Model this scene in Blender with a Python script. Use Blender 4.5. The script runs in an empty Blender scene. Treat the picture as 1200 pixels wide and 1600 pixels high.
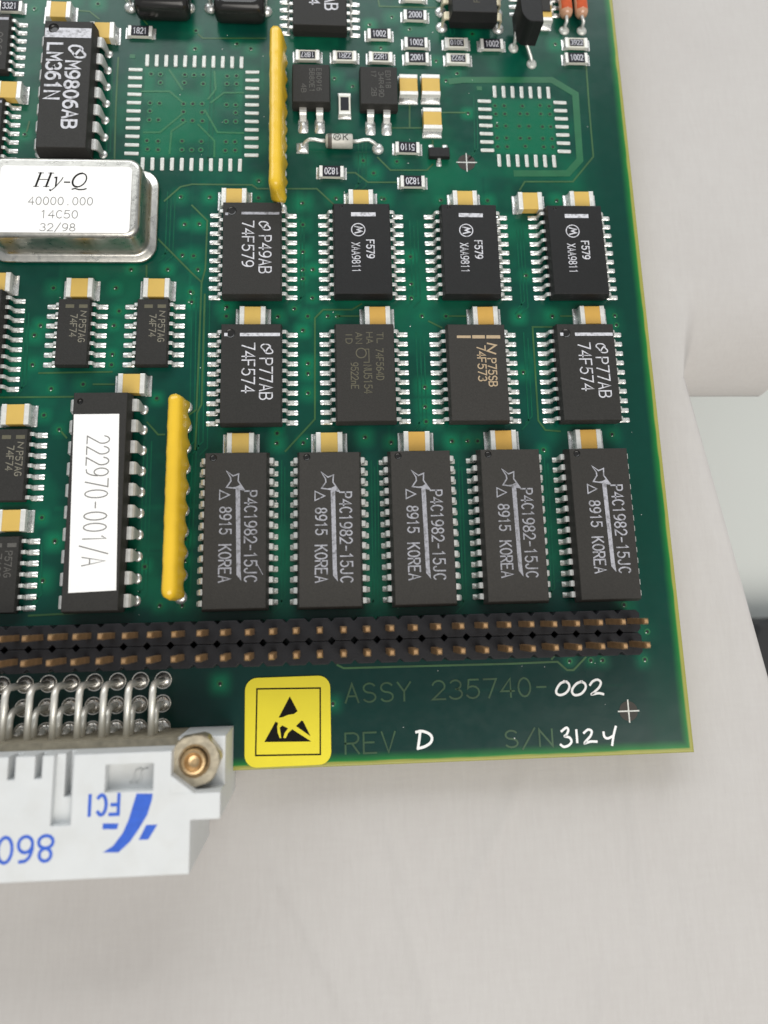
import bpy, math, random
import numpy as np
from mathutils import Matrix, Vector

random.seed(11)
rng = np.random.default_rng(11)
S = 0.001                                   # the code is written in millimetres, the scene is in metres
scene = bpy.context.scene
col = scene.collection

# ------------------------------------------------------------------ camera
ROT = ((0.9975149, -0.0257100, 0.0655973), (0.0104334, 0.9746811, 0.2233561), (-0.0696789, -0.2221166, 0.9725271))
CAM = (-6.734, -21.466, 93.988)
FPX, CX, CY = 1220.0, 589.84, 680.33
cd = bpy.data.cameras.new('camera'); cam = bpy.data.objects.new('camera', cd); col.objects.link(cam)
cd.sensor_fit = 'VERTICAL'; cd.sensor_height = 36.0; cd.sensor_width = 27.0
cd.lens = FPX / 1600 * 36.0
cd.shift_x = (600 - CX) / 1600; cd.shift_y = -(800 - CY) / 1600
cd.clip_start = 0.002; cd.clip_end = 20.0
m = Matrix(ROT).transposed().to_4x4(); m.translation = Vector(CAM) * S
cam.matrix_world = m
cd.dof.use_dof = True; cd.dof.focus_distance = 0.0965; cd.dof.aperture_fstop = 20.0
scene.camera = cam

# ------------------------------------------------------------------ light of the room
w = bpy.data.worlds.new('World'); scene.world = w; w.use_nodes = True
w.node_tree.nodes['Background'].inputs[0].default_value = (0.93, 0.97, 1.0, 1)
w.node_tree.nodes['Background'].inputs[1].default_value = 0.36

def area(name, loc, target, size, power, color):
    l = bpy.data.lights.new(name, 'AREA'); l.shape = 'RECTANGLE'; l.size, l.size_y = size[0] * S, size[1] * S
    l.energy = power; l.color = color
    o = bpy.data.objects.new(name, l); col.objects.link(o)
    o.location = Vector(loc) * S
    o.rotation_euler = (Vector(target) - Vector(loc)).to_track_quat('-Z', 'Y').to_euler()
    return o
area('window_light', (-110, 600, 412), (0, 10, 0), (1050, 400), 4.6, (0.95, 0.98, 1.0))
area('ceiling_lamp', (160, -420, 560), (0, 0, 0), (640, 520), 4.4, (1.0, 0.95, 0.88))

scene.view_settings.view_transform = 'Standard'; scene.view_settings.look = 'None'
scene.view_settings.exposure = 0.0; scene.view_settings.gamma = 1.0
scene.render.engine = 'CYCLES'
scene.cycles.use_denoising = True
scene.cycles.max_bounces = 6
scene.cycles.sample_clamp_indirect = 4.0

# ------------------------------------------------------------------ helpers
RT = np.array(ROT).T
def P(px, py, z=0.0):
    """point of the photograph -> (x, y) in millimetres at height z above the board"""
    d = RT @ np.array([(px - CX) / FPX, -(py - CY) / FPX, -1.0])
    t = (z - CAM[2]) / d[2]
    return (CAM[0] + t * d[0], CAM[1] + t * d[1])

def srgb(r, g, b):
    f = lambda c: (c / 12.92 if c <= 0.04045 else ((c + 0.055) / 1.055) ** 2.4)
    return (f(r / 255), f(g / 255), f(b / 255))

class MB:
    def __init__(s): s.v = []; s.f = []; s.m = []; s.s = []
    def add(s, vs, fs, mat=0, smooth=False):
        b = len(s.v); s.v += [tuple(v) for v in vs]
        for f in fs:
            s.f.append(tuple(b + i for i in f)); s.m.append(mat); s.s.append(smooth)
        return s
    def box(s, x0, x1, y0, y1, z0, z1, mat=0, c=0.0):
        if c <= 0:
            vs = [(x0,y0,z0),(x1,y0,z0),(x1,y1,z0),(x0,y1,z0),(x0,y0,z1),(x1,y0,z1),(x1,y1,z1),(x0,y1,z1)]
            return s.add(vs, [(3,2,1,0),(4,5,6,7),(0,1,5,4),(1,2,6,5),(2,3,7,6),(3,0,4,7)], mat)
        rr = lambda e, z: [(x0+e,y0+e,z),(x1-e,y0+e,z),(x1-e,y1-e,z),(x0+e,y1-e,z)]
        return s.loft([rr(0, z0), rr(0, z1-c), rr(c*0.3, z1-c*0.3), rr(c, z1)], mat, True, True)
    def loft(s, rings, mat=0, cap0=True, cap1=True, smooth=False, mats=None):
        n = len(rings[0]); vs = [p for r in rings for p in r]; b = len(s.v); s.v += [tuple(p) for p in vs]
        for k in range(len(rings) - 1):
            for i in range(n):
                j = (i + 1) % n
                s.f.append((b+k*n+i, b+k*n+j, b+(k+1)*n+j, b+(k+1)*n+i)); s.m.append(mats[k] if mats else mat); s.s.append(smooth)
        if cap0: s.f.append(tuple(b+i for i in range(n))[::-1]); s.m.append(mats[0] if mats else mat); s.s.append(False)
        if cap1: s.f.append(tuple(b+(len(rings)-1)*n+i for i in range(n))); s.m.append(mats[-1] if mats else mat); s.s.append(False)
        return s
    def prism(s, poly, z0, z1, mat=0, c=0.0):
        n = len(poly)
        if c <= 0: return s.loft([[(x,y,z0) for x,y in poly],[(x,y,z1) for x,y in poly]], mat)
        cx = sum(p[0] for p in poly)/n; cy = sum(p[1] for p in poly)/n
        def ins(e):
            out = []
            for i in range(n):
                a, b_, d = poly[i-1], poly[i], poly[(i+1) % n]
                t1 = np.array([b_[0]-a[0], b_[1]-a[1]]); t2 = np.array([d[0]-b_[0], d[1]-b_[1]])
                t1 = t1/(np.hypot(*t1)+1e-9); t2 = t2/(np.hypot(*t2)+1e-9)
                n1 = np.array([-t1[1], t1[0]]); n2 = np.array([-t2[1], t2[0]]); mm = n1+n2; q = mm@mm
                mm = mm*2/q if q > 0.3 else n1
                out.append((b_[0]+mm[0]*e, b_[1]+mm[1]*e))
            return out
        r1 = [(x,y,z1-c) for x,y in poly]; r2 = [(x,y,z1-c*0.3) for x,y in ins(c*0.3)]; r3 = [(x,y,z1) for x,y in ins(c)]
        return s.loft([[(x,y,z0) for x,y in poly], r1, r2, r3], mat)
    def tube(s, path, r, n=10, mat=0, caps=True, smooth=True):
        path = [np.array(p, float) for p in path]; rs = r if isinstance(r, (list, tuple)) else [r]*len(path)
        rings = []; ref = None
        for i, p in enumerate(path):
            t = path[min(i+1, len(path)-1)] - path[max(i-1, 0)]; t = t/np.linalg.norm(t)
            if ref is None:
                ref = np.array([1.0,0,0]) if abs(t[0]) < 0.8 else np.array([0,1.0,0])
            u = ref - t*(ref@t); u = u/np.linalg.norm(u); v = np.cross(t, u); ref = u
            rings.append([tuple(p + rs[i]*(math.cos(a)*u + math.sin(a)*v)) for a in [2*math.pi*k/n for k in range(n)]])
        return s.loft(rings, mat, caps, caps, smooth)
    def strip(s, path, th, mat=0):
        """a bent flat lead: path of (x, z, width); the lead runs in the xz plane"""
        n = len(path); rings = []
        for i, (x, z, wd) in enumerate(path):
            a, b_ = path[max(i-1,0)], path[min(i+1,n-1)]
            tx, tz = b_[0]-a[0], b_[1]-a[1]; l = math.hypot(tx, tz); nx, nz = -tz/l, tx/l
            if nz < 0 and i == 0: pass
            h = th/2; e = min(0.05, wd*0.12)
            rings.append([(x+nx*h*0.6,-wd/2,z+nz*h*0.6),(x+nx*h,-wd/2+e,z+nz*h),(x+nx*h,wd/2-e,z+nz*h),(x+nx*h*0.6,wd/2,z+nz*h*0.6),
                          (x-nx*h,wd/2,z-nz*h),(x-nx*h,-wd/2,z-nz*h)])
        return s.loft(rings, mat, True, True, False)
    def blob(s, x0, x1, wd, hf, nx=8, ny=6, mat=0, z0=0.03):
        """solder that wets a pad: a mound over [x0,x1] x [-wd/2,wd/2], hf(t) its crest"""
        vs = []; fs = []
        for i in range(nx+1):
            t = i/nx
            for j in range(ny+1):
                u = -1 + 2*j/ny
                e = 1.0 - 0.18*max(0.0, (abs(2*t-1)-0.7)/0.3)**2
                vs.append((x0+(x1-x0)*t, u*wd/2*e, z0 + hf(t)*max(0.0, 1-u*u)**0.8))
        for i in range(nx):
            for j in range(ny):
                a = i*(ny+1)+j; fs.append((a, a+ny+1, a+ny+2, a+1))
        b = len(s.v); s.add(vs, fs, mat, True)
        # skirt down to the board
        edge = [i*(ny+1) for i in range(nx+1)] + [nx*(ny+1)+j for j in range(1, ny+1)] + [i*(ny+1)+ny for i in range(nx-1, -1, -1)] + [j for j in range(ny-1, 0, -1)]
        lo = [(vs[k][0], vs[k][1], 0.0) for k in edge]; hi = [vs[k] for k in edge]; n = len(edge)
        s.add(lo+hi, [(i, (i+1) % n, n+(i+1) % n, n+i) for i in range(n)], mat)
        return s
    def dome(s, cx, cy, z0, rx, ry, h, n=14, k=5, mat=0, flat=0.0):
        rings = []
        for i in range(k+1):
            a = i/k*math.pi/2
            rr = max(math.cos(a), 0.02)
            rings.append([(cx+rx*rr*math.cos(t), cy+ry*rr*math.sin(t), z0+h*math.sin(a)) for t in [2*math.pi*q/n for q in range(n)]])
        return s.loft(rings, mat, False, True, True)
    def ribbon(s, pts, wd, z, closed=False, mat=0):
        pts = [np.array(p, float) for p in pts]
        pts = [p for i, p in enumerate(pts) if i == 0 or np.hypot(*(p-pts[i-1])) > 1e-4]
        if closed and np.hypot(*(pts[0]-pts[-1])) < 1e-4: pts = pts[:-1]
        n = len(pts)
        if n < 2: return s
        if not closed:
            t = pts[1]-pts[0]; pts[0] = pts[0]-t/np.hypot(*t)*wd*0.4
            t = pts[-1]-pts[-2]; pts[-1] = pts[-1]+t/np.hypot(*t)*wd*0.4
        L = []; Rr = []
        for i in range(n):
            a = pts[i-1] if (closed or i > 0) else None; b = pts[(i+1) % n] if (closed or i < n-1) else None
            t1 = (pts[i]-a) if a is not None else (b-pts[i]); t2 = (b-pts[i]) if b is not None else t1
            t1 = t1/np.hypot(*t1); t2 = t2/np.hypot(*t2)
            n1 = np.array([-t1[1],t1[0]]); n2 = np.array([-t2[1],t2[0]]); mm = n1+n2; q = mm@mm
            mm = mm*2/q if q > 0.45 else (n1 if q < 0.01 else mm/math.sqrt(q)*1.7)
            L.append(pts[i]+mm*wd/2); Rr.append(pts[i]-mm*wd/2)
        vs = [(p[0],p[1],z) for p in L] + [(p[0],p[1],z) for p in Rr]
        fs = [(n+i, n+(i+1) % n, (i+1) % n, i) for i in range(n if closed else n-1)]
        return s.add(vs, fs, mat)
    def flat(s, poly, z, mat=0):
        a = sum(poly[i-1][0]*poly[i][1]-poly[i][0]*poly[i-1][1] for i in range(len(poly)))
        if a < 0: poly = poly[::-1]
        return s.add([(x,y,z) for x,y in poly], [tuple(range(len(poly)))], mat)
    def disc(s, cx, cy, z, r, n=20, mat=0): return s.flat([(cx+r*math.cos(2*math.pi*i/n), cy+r*math.sin(2*math.pi*i/n)) for i in range(n)], z, mat)
    def ring(s, cx, cy, z, r0, r1, n=24, mat=0):
        vs = []
        for i in range(n):
            a = 2*math.pi*i/n; vs += [(cx+r0*math.cos(a),cy+r0*math.sin(a),z),(cx+r1*math.cos(a),cy+r1*math.sin(a),z)]
        return s.add(vs, [(2*i, 2*i+1, (2*i+3) % (2*n), (2*i+2) % (2*n)) for i in range(n)], mat)
    def mesh(s, name, mats):
        me = bpy.data.meshes.new(name)
        me.from_pydata([(x*S,y*S,z*S) for x,y,z in s.v], [], s.f)
        for mt in (mats if isinstance(mats, (list, tuple)) else [mats]): me.materials.append(mt)
        me.polygons.foreach_set('material_index', s.m); me.polygons.foreach_set('use_smooth', s.s)
        me.update(); return me
    def build(s, name, mats, parent=None, loc=(0,0,0), rz=0.0): return inst(name, s.mesh(name, mats), parent, loc, rz)

def inst(name, me, parent=None, loc=(0,0,0), rz=0.0):
    o = bpy.data.objects.new(name, me); col.objects.link(o)
    o.location = Vector(loc)*S; o.rotation_euler = (0,0,rz)
    if parent is not None: o.parent = parent
    return o
def tag(o, label=None, cat=None, group=None, kind=None):
    if label: o['label'] = label
    if cat: o['category'] = cat
    if group: o['group'] = group
    if kind: o['kind'] = kind
    return o
def rrect(cx, cy, wd, ln, r, n=5):
    out = []
    for sx, sy, a0 in ((1,1,0),(-1,1,90),(-1,-1,180),(1,-1,270)):
        for i in range(n+1):
            a = math.radians(a0+90*i/n); out.append((cx+sx*(wd/2-r)+r*math.cos(a), cy+sy*(ln/2-r)+r*math.sin(a)))
    return out

# ------------------------------------------------------------------ materials
def mat(name, color, rough=0.5, metal=0.0, spec=0.5, var=0.0, vscale=1.0, bump=0.0, bscale=6.0, coat=0.0, rvar=0.0, stretch=(1,1,1), attr=None, sss=0.0, dirt=None, dirt_amt=0.0, dirt_scale=0.5, orand=0.0, bevel=0.0):
    mt = bpy.data.materials.new(name); mt.use_nodes = True; nt = mt.node_tree; N = nt.nodes; Lk = nt.links
    b = N['Principled BSDF']
    b.inputs['Base Color'].default_value = (*color, 1); b.inputs['Roughness'].default_value = rough
    b.inputs['Metallic'].default_value = metal; b.inputs['Specular IOR Level'].default_value = spec
    b.inputs['Coat Weight'].default_value = coat; b.inputs['Coat Roughness'].default_value = 0.12
    tc = N.new('ShaderNodeTexCoord'); mp = N.new('ShaderNodeMapping'); mp.inputs['Scale'].default_value = [1000*q for q in stretch]
    Lk.new(tc.outputs['Object'], mp.inputs[0])
    src = None; mp_out = None
    if attr:
        at = N.new('ShaderNodeAttribute'); at.attribute_name = attr; src = at.outputs['Color']
    def noise(sc, det=4):
        n = N.new('ShaderNodeTexNoise'); n.inputs['Scale'].default_value = sc; n.inputs['Detail'].default_value = det
        Lk.new(mp_out if mp_out is not None else mp.outputs[0], n.inputs['Vector']); return n
    if var > 0:
        n = noise(vscale); hs = N.new('ShaderNodeMapRange'); hs.inputs['To Min'].default_value = 1-var; hs.inputs['To Max'].default_value = 1+var
        hs.inputs['From Min'].default_value = 0.25; hs.inputs['From Max'].default_value = 0.75
        Lk.new(n.outputs['Fac'], hs.inputs['Value'])
        mx = N.new('ShaderNodeVectorMath'); mx.operation = 'SCALE'
        if src is not None: Lk.new(src, mx.inputs[0])
        else: mx.inputs[0].default_value = color
        Lk.new(hs.outputs[0], mx.inputs['Scale']); src = mx.outputs[0]
    if orand > 0:
        oi = N.new('ShaderNodeObjectInfo'); hs = N.new('ShaderNodeMapRange'); hs.inputs['To Min'].default_value = 1-orand; hs.inputs['To Max'].default_value = 1+orand
        Lk.new(oi.outputs['Random'], hs.inputs['Value']); mx = N.new('ShaderNodeVectorMath'); mx.operation = 'SCALE'; Lk.new(src, mx.inputs[0]); Lk.new(hs.outputs[0], mx.inputs['Scale']); src = mx.outputs[0]
        ad = N.new('ShaderNodeVectorMath'); ad.operation = 'ADD'; sc_ = N.new('ShaderNodeVectorMath'); sc_.operation = 'SCALE'; sc_.inputs[0].default_value = (1,1,1); ml = N.new('ShaderNodeMath'); ml.operation = 'MULTIPLY'; ml.inputs[1].default_value = 500
        Lk.new(oi.outputs['Random'], ml.inputs[0]); Lk.new(ml.outputs[0], sc_.inputs['Scale']); Lk.new(mp.outputs[0], ad.inputs[0]); Lk.new(sc_.outputs[0], ad.inputs[1])
        for lk in list(Lk):
            if lk.from_node == mp and lk.to_node != ad: t_ = lk.to_socket; Lk.new(ad.outputs[0], t_)
        mp_out = ad.outputs[0]
    if dirt is not None:
        n = noise(dirt_scale, 6); r = N.new('ShaderNodeMapRange'); r.inputs['From Min'].default_value = 0.5; r.inputs['From Max'].default_value = 0.72
        r.inputs['To Max'].default_value = dirt_amt
        Lk.new(n.outputs['Fac'], r.inputs['Value']); mx = N.new('ShaderNodeMix'); mx.data_type = 'RGBA'
        Lk.new(r.outputs[0], mx.inputs['Factor'])
        if src is not None: Lk.new(src, mx.inputs['A'])
        else: mx.inputs['A'].default_value = (*color, 1)
        mx.inputs['B'].default_value = (*dirt, 1); src = mx.outputs['Result']
    if src is not None: Lk.new(src, b.inputs['Base Color'])
    if rvar > 0:
        n = noise(vscale*1.7); hs = N.new('ShaderNodeMapRange'); hs.inputs['To Min'].default_value = max(0.02, rough-rvar); hs.inputs['To Max'].default_value = rough+rvar
        hs.inputs['From Min'].default_value = 0.3; hs.inputs['From Max'].default_value = 0.7
        Lk.new(n.outputs['Fac'], hs.inputs['Value']); Lk.new(hs.outputs[0], b.inputs['Roughness'])
    if bump > 0:
        n = noise(bscale, 3); bp = N.new('ShaderNodeBump'); bp.inputs['Strength'].default_value = bump; bp.inputs['Distance'].default_value = 0.0001
        Lk.new(n.outputs['Fac'], bp.inputs['Height']); Lk.new(bp.outputs[0], b.inputs['Normal'])
    if bevel > 0:
        bv = N.new('ShaderNodeBevel'); bv.samples = 6; bv.inputs['Radius'].default_value = bevel*S
        if bump > 0: Lk.new(bv.outputs[0], bp.inputs['Normal'])
        else: Lk.new(bv.outputs[0], b.inputs['Normal'])
    if sss > 0:
        b.inputs['Subsurface Weight'].default_value = sss; b.inputs['Subsurface Radius'].default_value = (0.0008,0.0006,0.0004)
    return mt

M = {}
M['mask'] = mat('solder_mask', (0.01,0.07,0.05), 0.22, spec=0.30, var=0.05, vscale=0.5, attr='mask_colour', bump=0.05, bscale=0.9, rvar=0.03)
M['edge'] = mat('laminate_edge', srgb(176,172,92), 0.6, var=0.15, vscale=2)
M['trace'] = mat('masked_copper', srgb(52,92,50), 0.33, var=0.25, vscale=0.35)
M['band'] = mat('masked_laminate', srgb(26,96,60), 0.33, var=0.15, vscale=0.4)
M['buried'] = mat('buried_track', srgb(12,84,62), 0.26, spec=0.3, var=0.2, vscale=0.5)
M['etched'] = mat('etched_legend', srgb(42,76,46), 0.3, var=0.4, vscale=0.5)
M['hole'] = mat('drilled_hole', srgb(5,20,14), 0.6)
M['annulus'] = mat('masked_via_ring', srgb(26,102,62), 0.25, var=0.15, vscale=1)
M['plastic'] = mat('black_moulding', srgb(47,46,44), 0.56, spec=0.22, orand=0.10, var=0.16, vscale=5, bump=0.25, bscale=9, rvar=0.06)
M['plastic_dark'] = mat('blue_black_moulding', srgb(32,32,32), 0.5, spec=0.26, orand=0.10, var=0.14, vscale=5, bump=0.2, bscale=9)
M['plastic_brown'] = mat('brown_black_moulding', srgb(52,50,47), 0.58, spec=0.26, orand=0.10, var=0.16, vscale=5, bump=0.3, bscale=9)
M['dimple'] = mat('polished_mould_mark', srgb(34,33,32), 0.22, spec=0.5)
M['solder'] = mat('tinned_solder', (0.80,0.80,0.78), 0.30, metal=0.75, var=0.2, vscale=2.2, bump=0.35, bscale=3.5, rvar=0.1)
M['padtin'] = mat('dull_tin_pad', (0.60,0.61,0.57), 0.42, metal=0.4, var=0.12, vscale=1.6, bump=0.3, bscale=3)
M['tin'] = mat('tinned_lead', (0.76,0.76,0.73), 0.36, metal=0.62, var=0.12, vscale=2.5, bump=0.15, bscale=5)
M['diplead'] = mat('dull_grey_lead', (0.60,0.60,0.58), 0.45, metal=0.45, var=0.12, vscale=2)
M['gold'] = mat('ochre_ceramic', srgb(206,172,88), 0.55, spec=0.4, var=0.05, vscale=0.6, bump=0.08, bscale=6)
M['gold_deep'] = mat('orange_ochre_ceramic', srgb(204,160,76), 0.55, spec=0.4, var=0.05, vscale=0.6, bump=0.08, bscale=6)
M['termw'] = mat('silvered_end', (0.78,0.77,0.73), 0.38, metal=0.35, var=0.08, vscale=2, bump=0.2, bscale=4)
M['ceramic'] = mat('white_ceramic', srgb(216,214,202), 0.5, var=0.05, vscale=1.5)
M['rblack'] = mat('resistor_glaze', srgb(26,26,34), 0.5, spec=0.25, var=0.1, vscale=3)
M['ink'] = mat('white_ink', srgb(204,204,210), 0.6, orand=0.04, var=0.10, vscale=4, dirt=srgb(96,95,95), dirt_amt=0.75, dirt_scale=2.2)
M['digits'] = mat('resistor_digits', srgb(216,216,224), 0.6, var=0.08, vscale=4)
M['ink_grey'] = mat('grey_ink', srgb(156,156,163), 0.6, orand=0.16, var=0.20, vscale=5, dirt=srgb(80,79,78), dirt_amt=0.8, dirt_scale=2.0)
M['ink_laser'] = mat('laser_mark', srgb(122,118,104), 0.6, var=0.15, vscale=5)
M['ink_faint'] = mat('faint_laser_mark', srgb(92,88,70), 0.6, var=0.15, vscale=5)
M['ink_dim'] = mat('dim_laser_mark', srgb(84,82,78), 0.6, var=0.2, vscale=5)
M['ink_tan'] = mat('tan_ink', srgb(176,154,124), 0.6, var=0.1, vscale=4)
M['ink_black'] = mat('black_print', srgb(16,14,12), 0.7, spec=0.15)
M['ink_brown'] = mat('print_grey', srgb(112,110,108), 0.65, var=0.1, vscale=4)
M['ink_blue'] = mat('blue_print', srgb(44,92,194), 0.5, var=0.12, vscale=2)
M['paint'] = mat('white_paint_pen', srgb(240,240,238), 0.5, bump=0.2, bscale=3)
M['yellow'] = mat('yellow_epoxy', srgb(228,187,46), 0.3, spec=0.55, var=0.06, vscale=0.25, bump=0.12, bscale=0.8, coat=0.25)
M['sticker_y'] = mat('yellow_vinyl', srgb(226,210,34), 0.4, var=0.03, vscale=0.3)
M['paper'] = mat('white_paper', srgb(243,242,240), 0.55, var=0.02, vscale=0.6)
M['can'] = mat('plated_steel', (0.60,0.585,0.54), 0.33, metal=1.0, var=0.10, vscale=0.8, bump=0.12, bscale=3, rvar=0.08)
M['pin'] = mat('worn_gilt_pin', srgb(166,132,94), 0.4, metal=0.55, var=0.28, vscale=1.6, bump=0.3, bscale=4)
M['header'] = mat('header_moulding', srgb(30,30,33), 0.52, bevel=0.12, spec=0.22, var=0.18, vscale=1.2, bump=0.25, bscale=5)
M['conn'] = mat('light_grey_nylon', srgb(208,210,210), 0.45, var=0.03, vscale=0.4, bump=0.15, bscale=2.5, bevel=0.22, dirt=srgb(196,195,190), dirt_amt=0.3, dirt_scale=0.35)
M['connback'] = mat('aged_plate', srgb(138,130,112), 0.6, var=0.25, vscale=1.2, bump=0.3, bscale=3)
M['cpin'] = mat('plated_contact', (0.86,0.84,0.77), 0.34, metal=0.55, var=0.08, vscale=1)
M['joint'] = mat('fluxed_solder', (0.62,0.60,0.56), 0.22, metal=0.85, var=0.3, vscale=1.3, bump=0.4, bscale=2)
M['nut'] = mat('yellow_zinc', (0.50,0.44,0.33), 0.38, metal=0.75, var=0.25, vscale=0.9, bump=0.25, bscale=2.5, rvar=0.1)
M['brass'] = mat('brass_screw', (0.62,0.44,0.24), 0.35, metal=0.9, var=0.2, vscale=1)
M['fid'] = mat('bare_fiducial', srgb(46,42,34), 0.5, var=0.12, vscale=1)
M['glass_o'] = mat('orange_glass', srgb(206,92,50), 0.12, spec=0.6, var=0.15, vscale=1, coat=0.5)
M['glass_c'] = mat('amber_glass_end', srgb(196,150,120), 0.1, spec=0.6, coat=0.5)
M['diode'] = mat('silver_grey_body', srgb(196,194,186), 0.45, metal=0.2, var=0.08, vscale=1.5)
M['diode_b'] = mat('dark_band', srgb(92,86,80), 0.5)
M['cream'] = mat('cream_lead', srgb(206,196,168), 0.45, metal=0.3, var=0.08, vscale=2)

# ------------------------------------------------------------------ stroke lettering
def arc(cx, cy, rx, ry, a0, a1, n=9): return [(cx+rx*math.cos(math.radians(a0+(a1-a0)*i/n)), cy+ry*math.sin(math.radians(a0+(a1-a0)*i/n))) for i in range(n+1)]
G = {
 '0': [arc(2,3,1.9,3,90,450,16)], 'O': [arc(2,3,2,3,90,450,16)],
 '1': [[(0.9,4.9),(2.1,6),(2.1,0)]], 'I': [[(2,0),(2,6)]],
 '2': [arc(2,4.2,1.9,1.8,165,-25)+[(0.1,0),(4,0)]],
 '3': [arc(1.9,4.5,1.7,1.5,150,-80)+arc(1.8,1.55,2.1,1.6,85,-150)],
 '4': [[(3,0),(3,6),(0,1.9),(4.1,1.9)]],
 '5': [[(3.7,6),(0.7,6),(0.4,3.3)]+arc(1.8,1.95,2.1,1.95,118,-150)],
 '6': [[(3.3,5.9)]+arc(2.6,2.4,2.5,3.5,105,172,5), arc(2,1.9,1.9,1.9,90,450,14)],
 '7': [[(0,6),(4,6),(1.5,0)]],
 '8': [arc(2,4.5,1.6,1.5,-90,270,12), arc(2,1.5,1.95,1.5,90,450,12)],
 '9': [[(0.7,0.1)]+arc(1.4,3.6,2.5,3.5,-75,-8,5), arc(2,4.1,1.9,1.9,90,450,14)],
 'A': [[(0,0),(2,6),(4,0)],[(0.8,2),(3.2,2)]],
 'B': [[(0,3.1),(0,6),(2.2,6)]+arc(2.2,4.6,1.5,1.45,80,-80,6)+[(0,3.1)],[(0,3.1),(2.3,3.1)]+arc(2.3,1.55,1.7,1.55,80,-80,6)+[(0,0),(0,3.1)]],
 'C': [arc(2.2,3,2.1,3,45,315,12)],
 'D': [[(0,0),(0,6),(1.7,6)]+arc(1.7,3,2.3,3,80,-80,8)+[(1.7,0),(0,0)]],
 'E': [[(3.7,6),(0,6),(0,0),(3.7,0)],[(0,3.1),(3,3.1)]],
 'F': [[(3.7,6),(0,6),(0,0)],[(0,3.1),(3,3.1)]],
 'G': [arc(2.2,3,2.1,3,50,300,11)+[(3.9,1),(3.9,2.8),(2.4,2.8)]],
 'H': [[(0,0),(0,6)],[(4,0),(4,6)],[(0,3),(4,3)]],
 'J': [[(3.2,6),(3.2,1.6)]+arc(1.7,1.6,1.5,1.6,0,-170,7)],
 'K': [[(0,0),(0,6)],[(3.8,6),(0.2,2.6)],[(1.4,3.6),(4,0)]],
 'L': [[(0,6),(0,0),(3.6,0)]],
 'M': [[(0,0),(0,6),(2,2.4),(4,6),(4,0)]],
 'N': [[(0,0),(0,6),(4,0),(4,6)]],
 'P': [[(0,0),(0,6),(2.3,6)]+arc(2.3,4.5,1.6,1.5,80,-80,6)+[(2.3,3),(0,3)]],
 'Q': [arc(2,3,2,3,90,450,16),[(2.2,1.4),(4.2,-0.6)]],
 'R': [[(0,0),(0,6),(2.3,6)]+arc(2.3,4.5,1.6,1.5,80,-80,6)+[(2.3,3),(0,3)],[(1.9,3),(4,0)]],
 'S': [arc(2,4.5,1.8,1.5,30,250,9)+arc(2,1.5,1.9,1.5,75,-150,9)],
 'T': [[(0,6),(4,6)],[(2,6),(2,0)]],
 'U': [[(0,6),(0,1.8)]+arc(2,1.8,2,1.8,180,360,8)+[(4,6)]],
 'V': [[(0,6),(2,0),(4,6)]], 'X': [[(0,6),(4,0)],[(0,0),(4,6)]],
 'Y': [[(0,6),(2,3),(2,0)],[(4,6),(2,3)]], 'Z': [[(0,6),(4,6),(0,0),(4,0)]],
 'n': [[(0.4,0),(0.4,3.6)],[(0.4,2.4)]+arc(2,2.2,1.5,1.4,150,0,6)+[(3.5,0)]],
 '-': [[(0.6,2.9),(3.4,2.9)]], '.': [[(1.8,0.1),(2.3,0.1)]], '/': [[(0,-0.8),(4,6.6)]], '+': [[(0.3,3),(3.7,3)],[(2,1.3),(2,4.7)]],
 '#': [arc(2,3,2.4,3.1,0,360,20), [(0.9,1.6),(1.4,4.2),(2,2.6),(2.6,4.2),(3.1,1.6)]],
 # a rounded double wave inside a lozenge: the maker's emblem on many of the chips
 '@': [[(0.2,1.0)]+arc(1.25,3.7,1.05,1.5,180,40,7)+[(2.9,2.3)]+arc(3.05,2.2,1.1,1.5,230,380,6)+[(4.3,5.2)], [(0.3,1.2),(0.2,3.6)], [(4.25,5.0),(4.25,2.6)], [(1.3,1.6),(2.3,3.0)]],
}
ADV = 5.4
def put_text(mb, txt, start, direction, length, height, wd, z, mat=0, adv=None):
    """letters along `direction` (unit vector) from the baseline point `start`, filling `length`"""
    dx, dy = direction; ux, uy = -dy, dx
    n = len(txt); sx = length/(n*ADV-1.4); sy = height/6.0; k = 0
    for i, ch in enumerate(txt):
        for st in G.get(ch, []):
            pts = [(start[0]+dx*(i*ADV+x)*sx+ux*y*sy, start[1]+dy*(i*ADV+x)*sx+uy*y*sy) for x, y in st]
            closed = math.hypot(pts[0][0]-pts[-1][0], pts[0][1]-pts[-1][1]) < 1e-5 and len(pts) > 3
            mb.ribbon(pts, wd, z+0.004*(k % 3), closed, mat); k += 1
    return mb

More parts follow.
